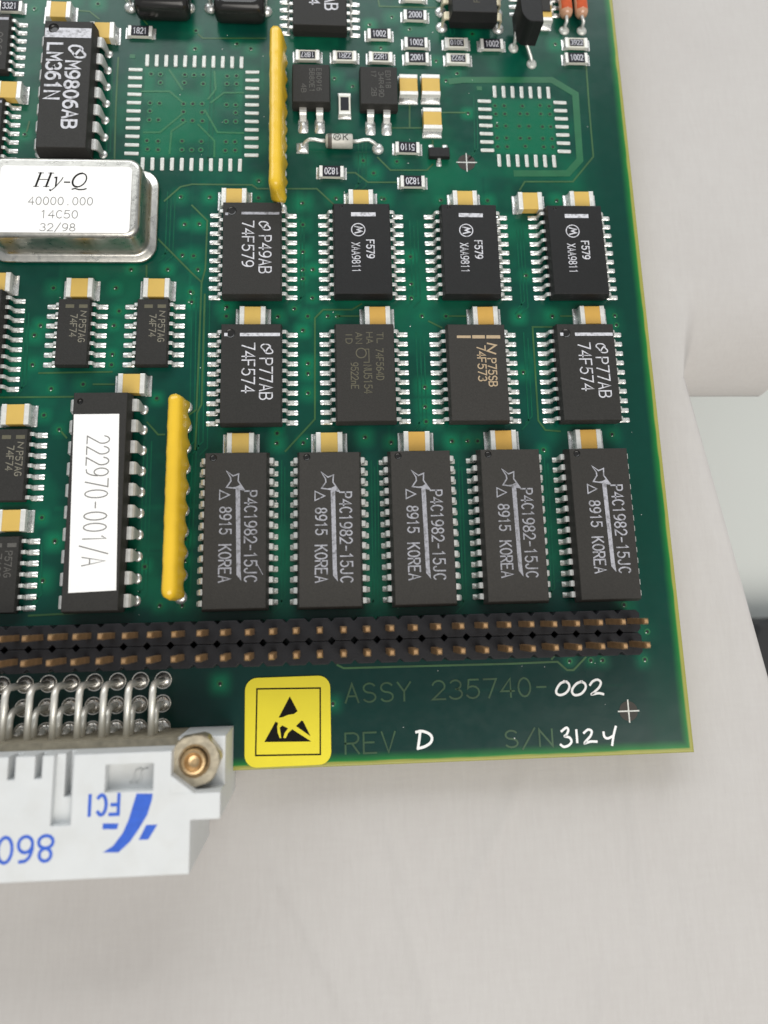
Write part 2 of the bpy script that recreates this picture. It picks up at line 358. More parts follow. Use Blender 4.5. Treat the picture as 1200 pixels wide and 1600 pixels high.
# ------------------------------------------------------------------ the setting: cloth, floor, black strip
ZC = -4.2
XC0, YC0 = P(1076, 618, ZC); XC1, YC1 = P(1200, 1062, ZC)
def cloth():
    edge = lambda y: XC0+(y-YC0)*(XC1-XC0)/(YC1-YC0)           # right-hand edge of the near part
    ZF = ZC-10; YJ = P(1120, 619, ZF)[1]
    FA, FB = P(1187, 619, ZF), P(1204, 588, ZF+2)
    fedge = lambda y: FA[0]+(y-FA[1])*(FB[0]-FA[0])/(FB[1]-FA[1])   # right-hand edge of the far part
    ysn = np.concatenate([np.linspace(-330, -80, 50)[:-1], np.linspace(-80, -30, 110)[:-1], np.linspace(-30, YJ, 60)]).tolist()
    ysf = np.concatenate([YJ+14*np.linspace(0, 1, 40)[:-1]**2, np.linspace(YJ+14, 260, 60)]).tolist()
    us = np.concatenate([np.linspace(0, .72, 45)[:-1], np.linspace(.72, 1, 120)]).tolist()
    def relief(X, Y):
        Z = np.full_like(X, ZC)
        for amp, fx, fy, ph in ((0.20,0.05,0.11,0.3),(0.14,0.13,0.03,1.9),(0.07,0.21,0.07,4.0),(0.05,0.08,0.27,2.2)):
            Z = Z+amp*np.sin(fx*X+fy*Y+ph+1.3*np.sin(0.04*Y+ph)+0.9*np.sin(0.06*X))
        for cx_, cy_, ang, ln, wd_, amp in ((-8,-58,-62,11,0.8,0.32),(5,-66,-75,13,0.9,0.28),(30,-50,-88,16,0.9,0.3),(12,-49,60,9,1.0,0.26),(-30,-62,-48,14,1.2,0.32),(22,-72,72,12,0.9,0.26),(36,-64,-80,10,0.7,0.26),(-16,-70,25,9,0.9,0.24),(2,-50,-70,7,0.7,0.26),(44,-20,-84,18,1.1,0.28)):
            t = math.radians(ang); u = (X-cx_)*math.cos(t)+(Y-cy_)*math.sin(t); v = -(X-cx_)*math.sin(t)+(Y-cy_)*math.cos(t)
            Z = Z+amp*np.exp(-(v/wd_)**2)*np.exp(-(u/ln)**4)
        return Z
    mb = MB()
    def sheet(rows):
        n = len(rows[0]); vs = [p for r in rows for p in r]
        mb.add(vs, [(j*n+i, j*n+i+1, (j+1)*n+i+1, (j+1)*n+i) for j in range(len(rows)-1) for i in range(n-1)], 0, True)
    rows = []
    for y in ysn+ysf[1:]:
        e = edge(y) if y <= YJ else edge(YJ)+(y-YJ)*.12; X = -230+(e+230)*np.array(us); Z = relief(X, np.full_like(X, y))
        r = [(x, y, z) for x, z in zip(X, Z)]
        if y <= YJ+.01: r += [(e+.35, y, ZC-.5), (e+.5, y, ZC-2), (e+.2, y, ZC-30)]
        else: r += [r[-1]]*3
        rows.append(r)
    sheet(rows)
    rows = []
    vs_ = np.linspace(0, 1, 60)**1.5
    for k, y in enumerate([YJ+6, YJ+1]+ysf):
        a = edge(YJ)+(max(y, YJ)-YJ)*.12 if k > 1 else edge(YJ); b = fedge(min(y if k > 1 else YJ, YJ+90)); X = a+(b-a)*vs_
        Z = relief(X, np.full_like(X, y)); far = np.clip((X-a)/2.5, 0, 1); far = far*far*(3-2*far)
        if k < 2: Z = Z*0+ZF-(.3 if k == 1 else 2)
        else:
            u = min(1, max(0, (y-YJ)/14)); Z = Z-far*10.0*(1-math.sqrt(max(0, 1-(1-u)**2)))
        rows.append([(x, y, z) for x, z in zip(X, Z)])
    sheet(rows)
    mt = bpy.data.materials.new('white_linen'); mt.use_nodes = True; nt = mt.node_tree; N = nt.nodes; L = nt.links; bs = N['Principled BSDF']
    bs.inputs['Roughness'].default_value = 0.85; bs.inputs['Specular IOR Level'].default_value = 0.15
    tc = N.new('ShaderNodeTexCoord')
    def ns(scale, stretch, det):
        mp = N.new('ShaderNodeMapping'); mp.inputs['Scale'].default_value = [1000*q for q in stretch]; L.new(tc.outputs['Object'], mp.inputs[0])
        n = N.new('ShaderNodeTexNoise'); n.inputs['Scale'].default_value = scale; n.inputs['Detail'].default_value = det; L.new(mp.outputs[0], n.inputs['Vector']); return n.outputs['Fac']
    def mth(op, a, b):
        q = N.new('ShaderNodeMath'); q.operation = op
        for i, s_ in enumerate((a, b)):
            if isinstance(s_, (int, float)): q.inputs[i].default_value = s_
            else: L.new(s_, q.inputs[i])
        return q.outputs[0]
    warp = ns(2.1, (1, 0.16, 1), 4); weft = ns(2.3, (0.16, 1, 1), 4); cloud = ns(0.06, (1, 1, 1), 3)
    hgt = mth('ADD', mth('MULTIPLY', warp, 1.0), mth('MULTIPLY', weft, 0.6))
    cr = N.new('ShaderNodeValToRGB'); cr.color_ramp.elements[0].position = 0.3; cr.color_ramp.elements[1].position = 0.75
    cr.color_ramp.elements[0].color = (*srgb(184,180,177), 1); cr.color_ramp.elements[1].color = (*srgb(193,190,187), 1)
    L.new(mth('ADD', mth('MULTIPLY', mth('ADD', warp, mth('MULTIPLY', weft, 0.6)), 0.34), mth('MULTIPLY', cloud, 0.5)), cr.inputs[0]); L.new(cr.outputs[0], bs.inputs['Base Color'])
    bp = N.new('ShaderNodeBump'); bp.inputs['Strength'].default_value = 0.3; bp.inputs['Distance'].default_value = 0.0001
    L.new(hgt, bp.inputs['Height']); L.new(bp.outputs[0], bs.inputs['Normal'])
    o = mb.build('linen_cloth', mt)
    tag(o, 'off-white linen cloth spread under the green circuit board', 'cloth')
    return o
cloth()
fl = MB(); fl.box(-900, 900, -900, 900, -82, -80)
flm = mat('pale_floor', srgb(208,211,207), 0.6, var=0.05, vscale=0.01)
tag(fl.build('floor', flm), kind='structure')
sx_, sy_ = P(1226, 1082, -70)
st = MB(); st.loft([[(x, y, z) for x, y in rrect(sx_+9, sy_-2, 30-2*e, 34-2*e, 5)] for z, e in ((-80,0),(-71,0),(-70,1))], 0)
tag(st.build('black_case', mat('black_case_plastic', srgb(30,30,32), 0.5)), 'small black case on the floor below the cloth edge', 'case')

# ------------------------------------------------------------------ the circuit board
BX, BY = 35.92, -38.14
board = bpy.data.objects.new('circuit_board', None); col.objects.link(board); board.empty_display_size = 0.01
tag(board, 'green printed circuit board with rows of black chips and gold capacitors', 'circuit board')

VIA = []
def vias(ox, oy, pts, k=4.0):
    for x, y in pts: VIA.append(P(ox+x/k, oy+y/k))
vias(150,0,[(345,463),(403,465),(403,517),(555,468),(613,470),(670,468),(552,518),(670,525),(820,477),(878,475),(818,525),(878,525),(338,645),(397,647),(337,695),(333,750),(390,750),(547,650),(605,650),(663,650),(547,700),(663,703),(543,752),(603,755),(665,757),(816,655),(873,657),(873,705),(813,760),(873,760),(318,880),(388,883),(322,933),(388,937),(538,883),(658,885),(537,937),(598,938),(655,937),(812,887),(868,887),(808,942),(870,940)])
N44 = len(VIA)
vias(680,0,[(373,662),(431,662),(545,664),(655,660),(712,665),(378,713),(435,713),(530,712),(575,713),(660,713),(717,715),(385,788),(441,788),(525,790),(585,790),(670,793),(722,793),(387,863),(445,863),(532,865),(588,865),(673,866),(730,868),(390,917),(450,918),(563,915),(678,919),(735,919)])
NQ = len(VIA)
vias(680,0,[(750,277),(232,213),(68,505),(137,460),(205,708)])
vias(150,0,[(625,193),(620,305),(968,305),(880,275),(1018,1130)])
vias(0,0,[(612,25),(215,55),(155,840)])
vias(420,0,[(630,155),(880,183),(770,107),(700,300),(1045,382),(410,490),(525,540),(590,1005),(800,1010),(655,1083)])
vias(0,230,[(1130,310),(1155,482),(1140,675),(820,765),(1048,765),(335,880),(725,880),(745,1025),(253,1115),(712,1115),(1190,905),(1190,965)])
vias(300,270,[(415,50),(415,157),(112,153),(690,190),(693,325),(693,495),(693,607),(755,605),(693,663),(752,782),(45,320),(10,520),(37,605),(0,750),(0,808),(217,840),(215,897),(537,900),(723,897),(848,895),(908,897),(640,850),(693,985),(900,160),(1187,160)])
vias(500,270,[(400,165),(755,172),(1047,174),(565,525),(570,695),(570,783),(637,895),(787,897)])
vias(740,270,[(520,175),(327,643),(283,897),(492,897),(882,893),(893,952)])
vias(290,460,[(38,48),(765,432),(765,495),(765,617),(572,868),(570,930),(735,928),(1122,893)])
vias(500,460,[(655,580),(657,703),(663,795),(282,893),(445,925),(825,918),(923,917),(985,917)])
vias(780,460,[(125,135),(150,487),(705,875),(277,972)])
vias(0,420,[(215,415),(203,600),(703,535),(697,600),(520,722),(320,750),(980,810),(275,915),(370,1005)])
vias(0,700,[(262,435),(343,583),(267,830),(1158,570),(1155,705),(905,742),(1000,985),(1140,985)])
vias(250,930,[(375,553),(1080,678)])
vias(800,930,[(700,60),(845,228),(360,412),(492,407),(565,407),(830,402)])

def smooth_noise(X, Y, scale, seed):
    r = np.random.default_rng(seed); n = 64; g = r.random((n, n))
    u = (X/scale) % n; v = (Y/scale) % n; i = np.floor(u).astype(int); j = np.floor(v).astype(int); fu = u-i; fv = v-j
    fu = fu*fu*(3-2*fu); fv = fv*fv*(3-2*fv); i1 = (i+1) % n; j1 = (j+1) % n; i %= n; j %= n
    return (g[i,j]*(1-fu)+g[i1,j]*fu)*(1-fv)+(g[i,j1]*(1-fu)+g[i1,j1]*fu)*fv

def substrate():
    xs = np.unique(np.concatenate([np.linspace(-100, -52, 14), np.arange(-52, 30, 0.28), np.linspace(30, BX, 60)]))
    ys = np.unique(np.concatenate([np.linspace(BY, BY+3.5, 32), np.arange(BY+3.5, 68, 0.28), np.linspace(68, 120, 16)]))
    X, Y = np.meshgrid(xs, ys); nx = len(xs); ny = len(ys)
    dark = np.array(srgb(8,65,52)); light = np.array(srgb(16,114,80)); teal = np.array(srgb(8,66,60)); blue = np.array(srgb(6,47,43))
    # how much light laminate shows between the buried copper planes
    t = np.zeros_like(X)
    r = np.random.default_rng(5)
    for k, (vx, vy) in enumerate(VIA):
        rad = 0.75 if k < NQ else r.uniform(0.95, 1.5)
        d = (np.abs(X-vx)**3+np.abs(Y-vy)**3)**(1/3)
        t = np.maximum(t, (0.55 if k < NQ else r.uniform(0.55, 0.95))*np.clip(1.35-d/rad, 0, 1))
    for (cx_, cy_, h) in ((-23.69,44.81,6.6),(21.41,43.55,4.2)):
        d = np.maximum(np.abs(X-cx_), np.abs(Y-cy_)); t = np.maximum(t, 0.62*np.clip((h+0.6-d)/0.8, 0, 1))
    n1 = smooth_noise(X, Y, 3.1, 1); n2 = smooth_noise(X, Y, 1.1, 2); n3 = smooth_noise(X, Y, 9.0, 3)
    inner = np.clip((Y+23)/3, 0, 1)*np.clip((30-X)/2, 0, 1)
    t = np.maximum(t, inner*np.clip((n1*0.5+n2*0.2+n3*0.6-0.55)*1.1, 0, 0.5))
    # buried tracks: faint upright and level lines
    for k in range(70):
        x0 = r.uniform(-50, 30); y0 = r.uniform(-20, 62); l = r.uniform(6, 22); wd = 0.16
        if r.random() < 0.7: mk = (np.abs(X-x0) < wd)*(np.abs(Y-y0) < l/2)
        else: mk = (np.abs(Y-x0) < wd)*(np.abs(X-y0+20) < l/2)
        t = np.clip(t+mk*r.uniform(-0.16, 0.22), 0, 1)
    # gaps of the copper plane inside the empty footprint
    for (xa, ya, xb, yb) in ((-25.5,50.2,-23.0,48.0),(-30.2,46.5,-29.8,43.2),(-17.0,45.5,-20.5,42.5),(-25.5,40.0,-21.5,38.0),(-28.6,50.5,-28.0,48.7),(-18.4,49.5,-19.4,47.0)):
        mx = (X-(xa+xb)/2)/(abs(xa-xb)/2+0.45); my = (Y-(ya+yb)/2)/(abs(ya-yb)/2+0.45)
        t = t*(1-0.75*np.clip(1.3-np.maximum(np.abs(mx), np.abs(my)), 0, 1))
    c = dark+(light-dark)*t[...,None]
    tl = np.clip(smooth_noise(X, Y, 7.0, 9)*1.6-0.5, 0, 1)*(1-t); c = c+(teal-c)*(tl*0.5)[...,None]
    bl = np.clip((-22-Y)/4, 0, 1); c = c+(blue-c)*(bl*0.9*(1-t))[...,None]; rm = np.clip((X-30.5)/1.5, 0, 1); c = c+(np.array(srgb(8,58,48))-c)*(rm*0.8)[...,None]
    # border: the planes stop short of the edge, then bare laminate
    de = np.minimum(BX-X, Y-BY); wob = 0.12*(smooth_noise(X, Y, 2.0, 12)-0.5)
    g = np.array(srgb(34,122,54)); q = np.clip((1.5-de+wob)/1.05, 0, 1)**1.4; c = c+(g-c)*q[...,None]
    yl = np.array(srgb(152,150,76)); q = np.clip((0.52-de+wob)/0.12, 0, 1); c = c+(yl-c)*q[...,None]
    Z = 0.02*(smooth_noise(X, Y, 2.3, 21)-0.5)-0.012-0.10*np.clip((0.14-de)/0.14, 0, 1)**2
    vs = np.stack([X, Y, Z], -1).reshape(-1, 3).tolist()
    fs = [(j*nx+i, j*nx+i+1, (j+1)*nx+i+1, (j+1)*nx+i) for j in range(ny-1) for i in range(nx-1)]
    mb = MB(); mb.add(vs, fs, 0, True)
    mb.add([(-100,BY,-1.6),(BX,BY,-1.6),(BX,120,-1.6),(-100,120,-1.6),(-100,BY,-0.13),(BX,BY,-0.13),(BX,120,-0.13),(-100,120,-0.13)], [(3,2,1,0),(0,1,5,4),(1,2,6,5),(2,3,7,6),(3,0,4,7)], 1)
    me = mb.mesh('substrate', [M['mask'], M['edge']])
    a = me.color_attributes.new('mask_colour', 'FLOAT_COLOR', 'POINT')
    arr = np.ones((len(me.vertices), 4), np.float32); arr[:nx*ny,:3] = c.reshape(-1,3); a.data.foreach_set('color', arr.ravel())
    o = inst('substrate', me, board); tag(o, 'green solder-masked board with yellow-green cut edge')
substrate()

vm = MB()
for k, (x, y) in enumerate(VIA):
    zz = .028+.0011*(k % 7); vm.ring(x, y, zz, 0.2, 0.38, 14, 1); vm.disc(x, y, zz-.0004, 0.2, 12, 0)
    if k >= NQ and random.random() < 0.75:
        a = random.uniform(3.4, 5.2); vm.dome(x+0.2*math.cos(a), y+0.22*math.sin(a), 0.03, 0.1, 0.06, 0.04, 6, 2, 2)
tag(vm.build('vias', [M['hole'], M['annulus'], M['solder']], board), kind='stuff')

# copper tracks that show through the mask
TR = [[(61,583),(175,581)],[(0,621),(114,620)],[(146,600.5),(178,600.5)],[(257,314),(282,292),(300,288),(394,289),(402,295),(495,295),(522,320)],
 [(247.5,374),(300,427),(314,440)],[(300,321),(324,345),(321,420),(315,442),(310,570),(307,640),(290,652)],[(320,460),(315,632),(308,645),(305,702)],
 [(565,475),(550,484),(505,484),(492,497),(492,655),(446,705)],[(542,270),(555,270),(575,285),(620,285)],[(590,246),(610,266),(667,266),(676,257)],
 [(640,160),(640,200)],[(613,200),(660,200)],[(691,176),(731,176)],[(916,105),(921,175),(927,245),(895,284),(820,284),(812,297)],
 [(862,511),(832,511),(841,657),(852,672),(875,674)],[(527,1039),(537,1044),(800,1037),(871,1034),(886,1047),(896,1047),(915,1027)],
 [(526,494),(562,494)],[(670,502),(690,512)],[(697,494),(731,494)],[(876,494),(897,494)],[(112,16),(140,18),(155,30)],[(196,0),(230,38)],
 [(310,54),(317,60),(415,60)],[(230,660),(247,679),(257,679)],[(590,-5),(593,10),(680,12)],[(676,220),(676,226)],[(45,962),(120,958)],
 [(93,671),(104,684)],[(229,415),(229,432)],[(862,1030),(880,1005)],[(185,90),(181,170),(179,250)],[(46,190),(42,205)]]
tm = MB()
for k, t in enumerate(TR): tm.ribbon([P(*p) for p in t], 0.22, 0.026+0.002*(k % 3))
for t in ([(222,143),(265,143),(285,160)],[(330,160),(350,145),(380,145)],[(225,207),(250,207),(285,178)],[(265,240),(268,205),(290,190)],[(310,195),(335,220),(335,245)],[(320,172),(340,207),(380,208)],[(335,112),(337,140),(325,155)],[(265,110),(285,140)]):
    tm.ribbon([P(*p) for p in t], 0.28, 0.027, False, 1)
def bundle(x0, y0, x1, y1, n, step):
    for k in range(n):
        a = P(x0+k*step, y0); b = P(x1+k*step, y1); d_ = .8*(k % 2)
        tm.ribbon([(a[0], a[1]-d_), (b[0], b[1]+d_), (b[0]-.9, b[1]+d_-.9)], .17, .024, False, 2)
for q in ((300,455,296,700,5,7),(262,300,258,400,3,6),(470,345,470,470,2,5),(640,345,645,470,3,6),(650,520,655,665,3,6),(806,345,815,480,3,5),(818,520,826,660,2,6),(170,100,166,245,3,6),(40,480,34,610,2,6),(440,720,440,945,2,5),(580,720,583,945,3,5),(716,720,724,945,2,5),(850,715,862,930,2,5),(225,690,218,930,3,6),(295,700,285,930,3,6),(700,20,705,60,2,6),(330,100,325,250,2,6),(560,215,560,290,3,6),(740,150,742,240,2,5),(60,840,58,940,2,6)): bundle(*q)
tag(tm.build('copper_tracks', [M['trace'], M['annulus'], M['buried']], board), kind='stuff')
wb = MB(); wb.ribbon([P(*p) for p in [(705,127),(722,125),(862,125),(899,147),(906,250),(887,271),(807,271)]], 0.95, 0.022)
for qx, qy in ((207,88),(749,138)):
    rs_ = MB(); x, y = P(qx, qy); rs_.box(-.36,.36,-.3,.3,.0,.024); rs_.build('pin_one_mark', M['band'], board, (x,y,0))
tag(wb.build('wide_track', M['band'], board), 'broad pale green track around the empty footprint')

# ------------------------------------------------------------------ lead shapes, shared by all copies
def lead_mesh(kind):
    mb = MB()
    if kind == 'wide':                                            # 1.27 mm pitch, wide body
        mb.strip([(3.55,1.28,.44),(3.98,1.28,.44),(4.14,1.24,.43),(4.24,1.12,.43),(4.34,.62,.42),(4.44,.28,.42),(4.58,.16,.42),(4.78,.135,.42),(5.18,.135,.42)], .22, 0)
        mb.blob(4.15, 5.59, .62, lambda t: 0.05+0.17*math.sin(math.pi*min(1,max(0,t*1.05)))**0.8*(0.6+0.4*math.sin(t*9)**2), 9, 6, 1)
    elif kind == 'narrow':
        mb.strip([(1.9,.85,.42),(2.18,.85,.42),(2.32,.81,.42),(2.4,.68,.42),(2.5,.32,.42),(2.6,.17,.42),(2.76,.13,.42),(3.1,.13,.42)], .2, 0)
        mb.blob(2.3, 3.70, .64, lambda t: 0.05+0.16*math.sin(math.pi*t)**0.8*(0.65+0.35*math.sin(t*8)**2), 9, 6, 1)
    elif kind == 'jay':
        mb.strip([(3.55,1.95,.68),(3.98,1.95,.68),(4.12,1.9,.66),(4.2,1.75,.64),(4.22,1.5,.5),(4.22,.62,.45),(4.16,.32,.45),(4.0,.14,.45),(3.7,.13,.45)], .22, 0)
        mb.blob(3.5, 4.70, .64, lambda t: 0.05+0.30*max(0,math.sin(math.pi*(0.25+0.75*t)))**0.9, 8, 6, 1)
    elif kind == 'dip':
        mb.strip([(3.05,2.25,1.5),(3.5,2.25,1.5),(3.72,2.21,1.5),(3.86,2.08,1.46),(3.93,1.85,1.38),(4.0,1.3,1.12),(4.06,.7,.86),(4.1,.3,.72),(4.1,.05,.6),(4.1,-2.4,.5)], .26, 0)
        mb.dome(4.1, 0, 0.0, .55, .62, .22, 14, 3, 1)
    return mb
LM = {'wide': lead_mesh('wide').mesh('lead', [M['tin'], M['solder']]), 'narrow': lead_mesh('narrow').mesh('lead', [M['tin'], M['solder']]),
      'jay': lead_mesh('jay').mesh('lead', [M['tin'], M['padtin']]), 'dip': lead_mesh('dip').mesh('lead', [M['diplead'], M['solder']])}
LNAME = {'wide': 'gull_wing_lead', 'narrow': 'short_gull_wing_lead', 'jay': 'folded_lead', 'dip': 'through_hole_lead'}

def body_mesh(wd, ln, z0, zm, z1, dr, mat_, dim=None, dim_r=0.45, depth=0.18, band=None):
    """moulded package: widest at the parting line; a round mould mark (dim) is really sunk into the top"""
    mb = MB()
    rr = lambda e, z: [(-wd/2+e,-ln/2+e,z),(wd/2-e,-ln/2+e,z),(wd/2-e,ln/2-e,z),(-wd/2+e,ln/2-e,z)]
    mb.loft([rr(dr, z0), rr(0, zm-.05), rr(0, zm+.05), rr(dr*.92, z1-.06), rr(dr+.05, z1)], 0, True, False)
    e = dr+.05; x0, x1, y0, y1 = -wd/2+e, wd/2-e, -ln/2+e, ln/2-e
    if dim is None:
        mb.add([(x0,y0,z1),(x1,y0,z1),(x1,y1,z1),(x0,y1,z1)], [(0,1,2,3)])
    else:
        cx_, cy_ = dim; h = dim_r*1.12; n = 24
        xa, xb, ya, yb = cx_-h, cx_+h, cy_-h, cy_+h
        for (a, b, c_, d_) in ((x0,xa,y0,y1),(xb,x1,y0,y1),(xa,xb,y0,ya),(xa,xb,yb,y1)):
            if b > a and d_ > c_: mb.add([(a,c_,z1),(b,c_,z1),(b,d_,z1),(a,d_,z1)], [(0,1,2,3)])
        ci = []; sq = []
        for i in range(n):
            a = 2*math.pi*(i+.5)/n-math.pi; ca, sa = math.cos(a), math.sin(a); k = h/max(abs(ca), abs(sa))
            ci.append((cx_+dim_r*ca, cy_+dim_r*sa)); sq.append((cx_+k*ca, cy_+k*sa))
        # corners of the square
        vs = [(x,y,z1) for x,y in ci]+[(x,y,z1) for x,y in sq]; fs = []
        corners = {}
        for i in range(n):
            j = (i+1) % n
            (xa_, ya_), (xb_, yb_) = sq[i], sq[j]
            if abs(xa_-xb_) > 1e-6 and abs(ya_-yb_) > 1e-6:
                cxn = xa if min(xa_,xb_) < cx_-h+1e-6 else xb; cyn = ya if min(ya_,yb_) < cy_-h+1e-6 else yb
                vs.append((cxn, cyn, z1)); fs.append((i, n+i, len(vs)-1, n+j, j))
            else: fs.append((i, n+i, n+j, j))
        mb.add(vs, fs)
        rings = [[(x,y,z1) for x,y in ci], [(cx_+(x-cx_)*.93, cy_+(y-cy_)*.93, z1-depth*.7) for x,y in ci], [(cx_+(x-cx_)*.55, cy_+(y-cy_)*.55, z1-depth) for x,y in ci]]
        mb.loft(rings, 1, False, True, True)
    return mb.mesh('package', [mat_, M['dimple']])

SO20 = {}
def chip(name, label, cx, cy, me, kind, n, pitch, rows=(1,-1), skip=()):
    o = inst(name, me, board, (cx+random.uniform(-.05,.05), cy+random.uniform(-.05,.05), 0), random.uniform(-.005,.005)); tag(o, label)
    for s in rows:
        for i in range(n):
            if (s, i) in skip: continue
            y = ((n-1)/2-i)*pitch
            inst(LNAME[kind], LM[kind], o, (0, y, 0), 0 if s > 0 else math.pi)
    return o
def lettering(o, name, items, mt, z):
    """items in the chip's own millimetres"""
    mb = MB()
    for it in items:
        k = it[0]
        if k == 't': put_text(mb, it[1], it[2], it[3], it[4], it[5], it[6], z)
        elif k == 'r': mb.flat([(it[1],it[3]),(it[2],it[3]),(it[2],it[4]),(it[1],it[4])], z)
        elif k == 'p': mb.flat(it[1], z)
        elif k == 'l': mb.ribbon(it[1], it[2], z+0.003, it[3] if len(it) > 3 else False)
        elif k == 'c': mb.ring(it[1], it[2], z+.002, it[3]-it[4]/2, it[3]+it[4]/2)
    q = mb.build(name, mt, o); return q
def down(o_xy, txt, xb, xc, y0, y1, z, wd):
    """lettering that reads down the photograph: baseline at image column xb, cap line at xc, rows y0..y1"""
    a = P(xb, y0, z); b = P(xb, y1, z); c = P(xc, y0, z)
    return ('t', txt, (a[0]-o_xy[0], a[1]-o_xy[1]), (0,-1), a[1]-b[1], c[0]-a[0], wd)
def rect_px(o_xy, x0, y0, x1, y1, z):
    a = P(x0, y0, z); b = P(x1, y1, z); return ('r', a[0]-o_xy[0], b[0]-o_xy[0], b[1]-o_xy[1], a[1]-o_xy[1])
def emblem(o_xy, px, py, sz, z, wd):
    """the maker's two-lobed rounded emblem; sz is its half width in millimetres"""
    x, y = P(px, py, z); x -= o_xy[0]; y -= o_xy[1]; k = sz/40
    k = sz/110
    path = [(-110,-62),(-70,-95),(25,-90),(70,-50),(66,-12),(112,40),(105,85),(45,97),(-15,85),(-65,12),(-105,-25)]; n = len(path); out = []
    for i in range(n):
        p0, p1, p2, p3 = path[i-1], path[i], path[(i+1) % n], path[(i+2) % n]
        for u in (0, .5): out.append(tuple(.5*(2*p1[d]+(p2[d]-p0[d])*u+(2*p0[d]-5*p1[d]+4*p2[d]-p3[d])*u*u+(3*p1[d]-p0[d]-3*p2[d]+p3[d])*u**3) for d in (0,1)))
    f = lambda q: [(x+a*k, y-b*k) for a, b in q]
    return [('l', f(out), wd, True), ('l', f([(-26,62),(0,20),(20,-10),(50,-36)]), wd*1.15)]

Z20 = 2.5
b_std = body_mesh(7.5, 12.75, .2, 1.3, Z20, .11, M['plastic'], (-2.55, 5.05), .62, .12)
b_dark = body_mesh(7.5, 12.75, .2, 1.3, Z20, .17, M['plastic_dark'], (-2.6, 5.75), .22, .12)
b_brown = body_mesh(7.5, 12.75, .2, 1.3, Z20, .17, M['plastic_brown'])
AX = [-15.42, -1.46, 12.52, 26.57]; AY = 23.93; BYR = 7.41
zt = Z20+.012
# top row
A1 = (AX[0], AY)
c = chip('logic_chip', 'black chip marked P49AB 74F579 beside the long yellow resistor network', *A1, b_std, 'wide', 10, 1.27)
lettering(c, 'lettering', emblem(A1, 414, 352.5, .66, zt, .17)+[down(A1,'P49AB',405.5,424,368,426,zt,.165), down(A1,'74F579',379.5,397,345,416,zt,.165)], M['ink'], zt)
lettering(c, 'printed_stripe', [rect_px(A1,378,330.5,437,335,zt), rect_px(A1,352.5,331.5,357,335.5,zt)], M['ink_grey'], zt)
mot = (AX[1], AY)
mot_items = [down(mot,'F579',572.5,584,375,403,zt,.15), down(mot,'XAA9811',549.5,562,379,425,zt,.11)]
x_, y_ = P(559.7, 358.7, zt); x_ -= mot[0]; y_ -= mot[1]
mot_logo = [('c', x_, y_, .86, .13), ('l', [(x_-.42,y_+.46),(x_+.42,y_+.24),(x_-.1,y_),(x_+.42,y_-.24),(x_-.42,y_-.46)], .17)]
for k, lab in ((1,'black chip marked F579 XAA9811, leftmost of the three alike'),(2,'black chip marked F579 XAA9811, middle of the three alike'),(3,'black chip marked F579 XAA9811, nearest the board edge')):
    c = chip('logic_chip', lab, AX[k], AY, b_dark, 'wide', 10, 1.27)
    lettering(c, 'lettering', mot_items+mot_logo, M['ink'], zt)
    lettering(c, 'printed_stripe', [rect_px(mot,548.5,331.5,587,338,zt)], M['ink'], zt)
# second row
nat = (AX[0], BYR)
nat_items = emblem(nat, 416.5, 545, .68, zt, .15)+[down(nat,'P77AB',405.5,425,560,624,zt,.16), down(nat,'74F574',378,397.5,536,613,zt,.16)]
nat_stripe = [rect_px(nat,374.5,520,437,525,zt), rect_px(nat,350,520,355,525,zt)]
for k, lab in ((0,'black chip marked P77AB 74F574 on the left of its row'),(3,'black chip marked P77AB 74F574 close to the board edge')):
    c = chip('logic_chip', lab, AX[k], BYR, b_std, 'wide', 10, 1.27)
    lettering(c, 'lettering', nat_items, M['ink'], zt); lettering(c, 'printed_stripe', nat_stripe, M['ink'], zt)
B2 = (AX[1], BYR)
c = chip('logic_chip', 'brownish black chip with faint olive marking 74F564D', *B2, b_brown, 'wide', 10, 1.27)
its = []
for xx, ch in ((586.5,'TL'),(570,'HA'),(553.5,'AN'),(538,'ID')): its.append(down(B2, ch, xx+2, xx+11.5, 520, 537, zt, .1))
its += [down(B2,'74F564D',587,598,545,594,zt,.11), down(B2,'NU5154',568,580,571,615,zt,.11), down(B2,'9522nE',548,559,567,608,zt,.11)]
x_, y_ = P(564, 552, zt); x_ -= B2[0]; y_ -= B2[1]
its += [('c', x_, y_, .62, .12), ('l', [(x_+.3,y_-1.2),(x_+.95,y_-1.2),(x_+.95,y_+.5),(x_+.55,y_+.5)], .1)]
lettering(c, 'lettering', its, M['ink_faint'], zt)
B3 = (AX[2], BYR)
c = chip('logic_chip', 'black chip with tan marking P75SB 74F573 and tan stripe', *B3, b_brown, 'wide', 10, 1.27)
x_, y_ = P(767, 545, zt); x_ -= B3[0]; y_ -= B3[1]
lettering(c, 'lettering', [down(B3,'P75SB',761.5,774,560,603,zt,.15), down(B3,'74F573',744.5,757,540,595,zt,.15), ('l', [(x_-.45,y_+.75),(x_+.6,y_+.5),(x_-.5,y_-.25),(x_+.5,y_-.62)], .2)], M['ink_tan'], zt)
lettering(c, 'printed_stripe', [rect_px(B3,713,524,735,528,zt), rect_px(B3,737,523.5,757,528.5,zt), rect_px(B3,759,523.5,781,528.5,zt)], M['ink_tan'], zt)
# top edge chip
Tc = (P(500.5, 54, 0)[0]-.02, P(500, 54, 0)[1]+5.715)
c = chip('logic_chip', 'black chip with white letters AB cut off at the top edge', *Tc, b_std, 'wide', 10, 1.27)
lettering(c, 'lettering', [down(Tc,'AB',508,527,-7,14.5,zt,.24), down(Tc,'4',484,498,-4,6,zt,.2)], M['ink'], zt)
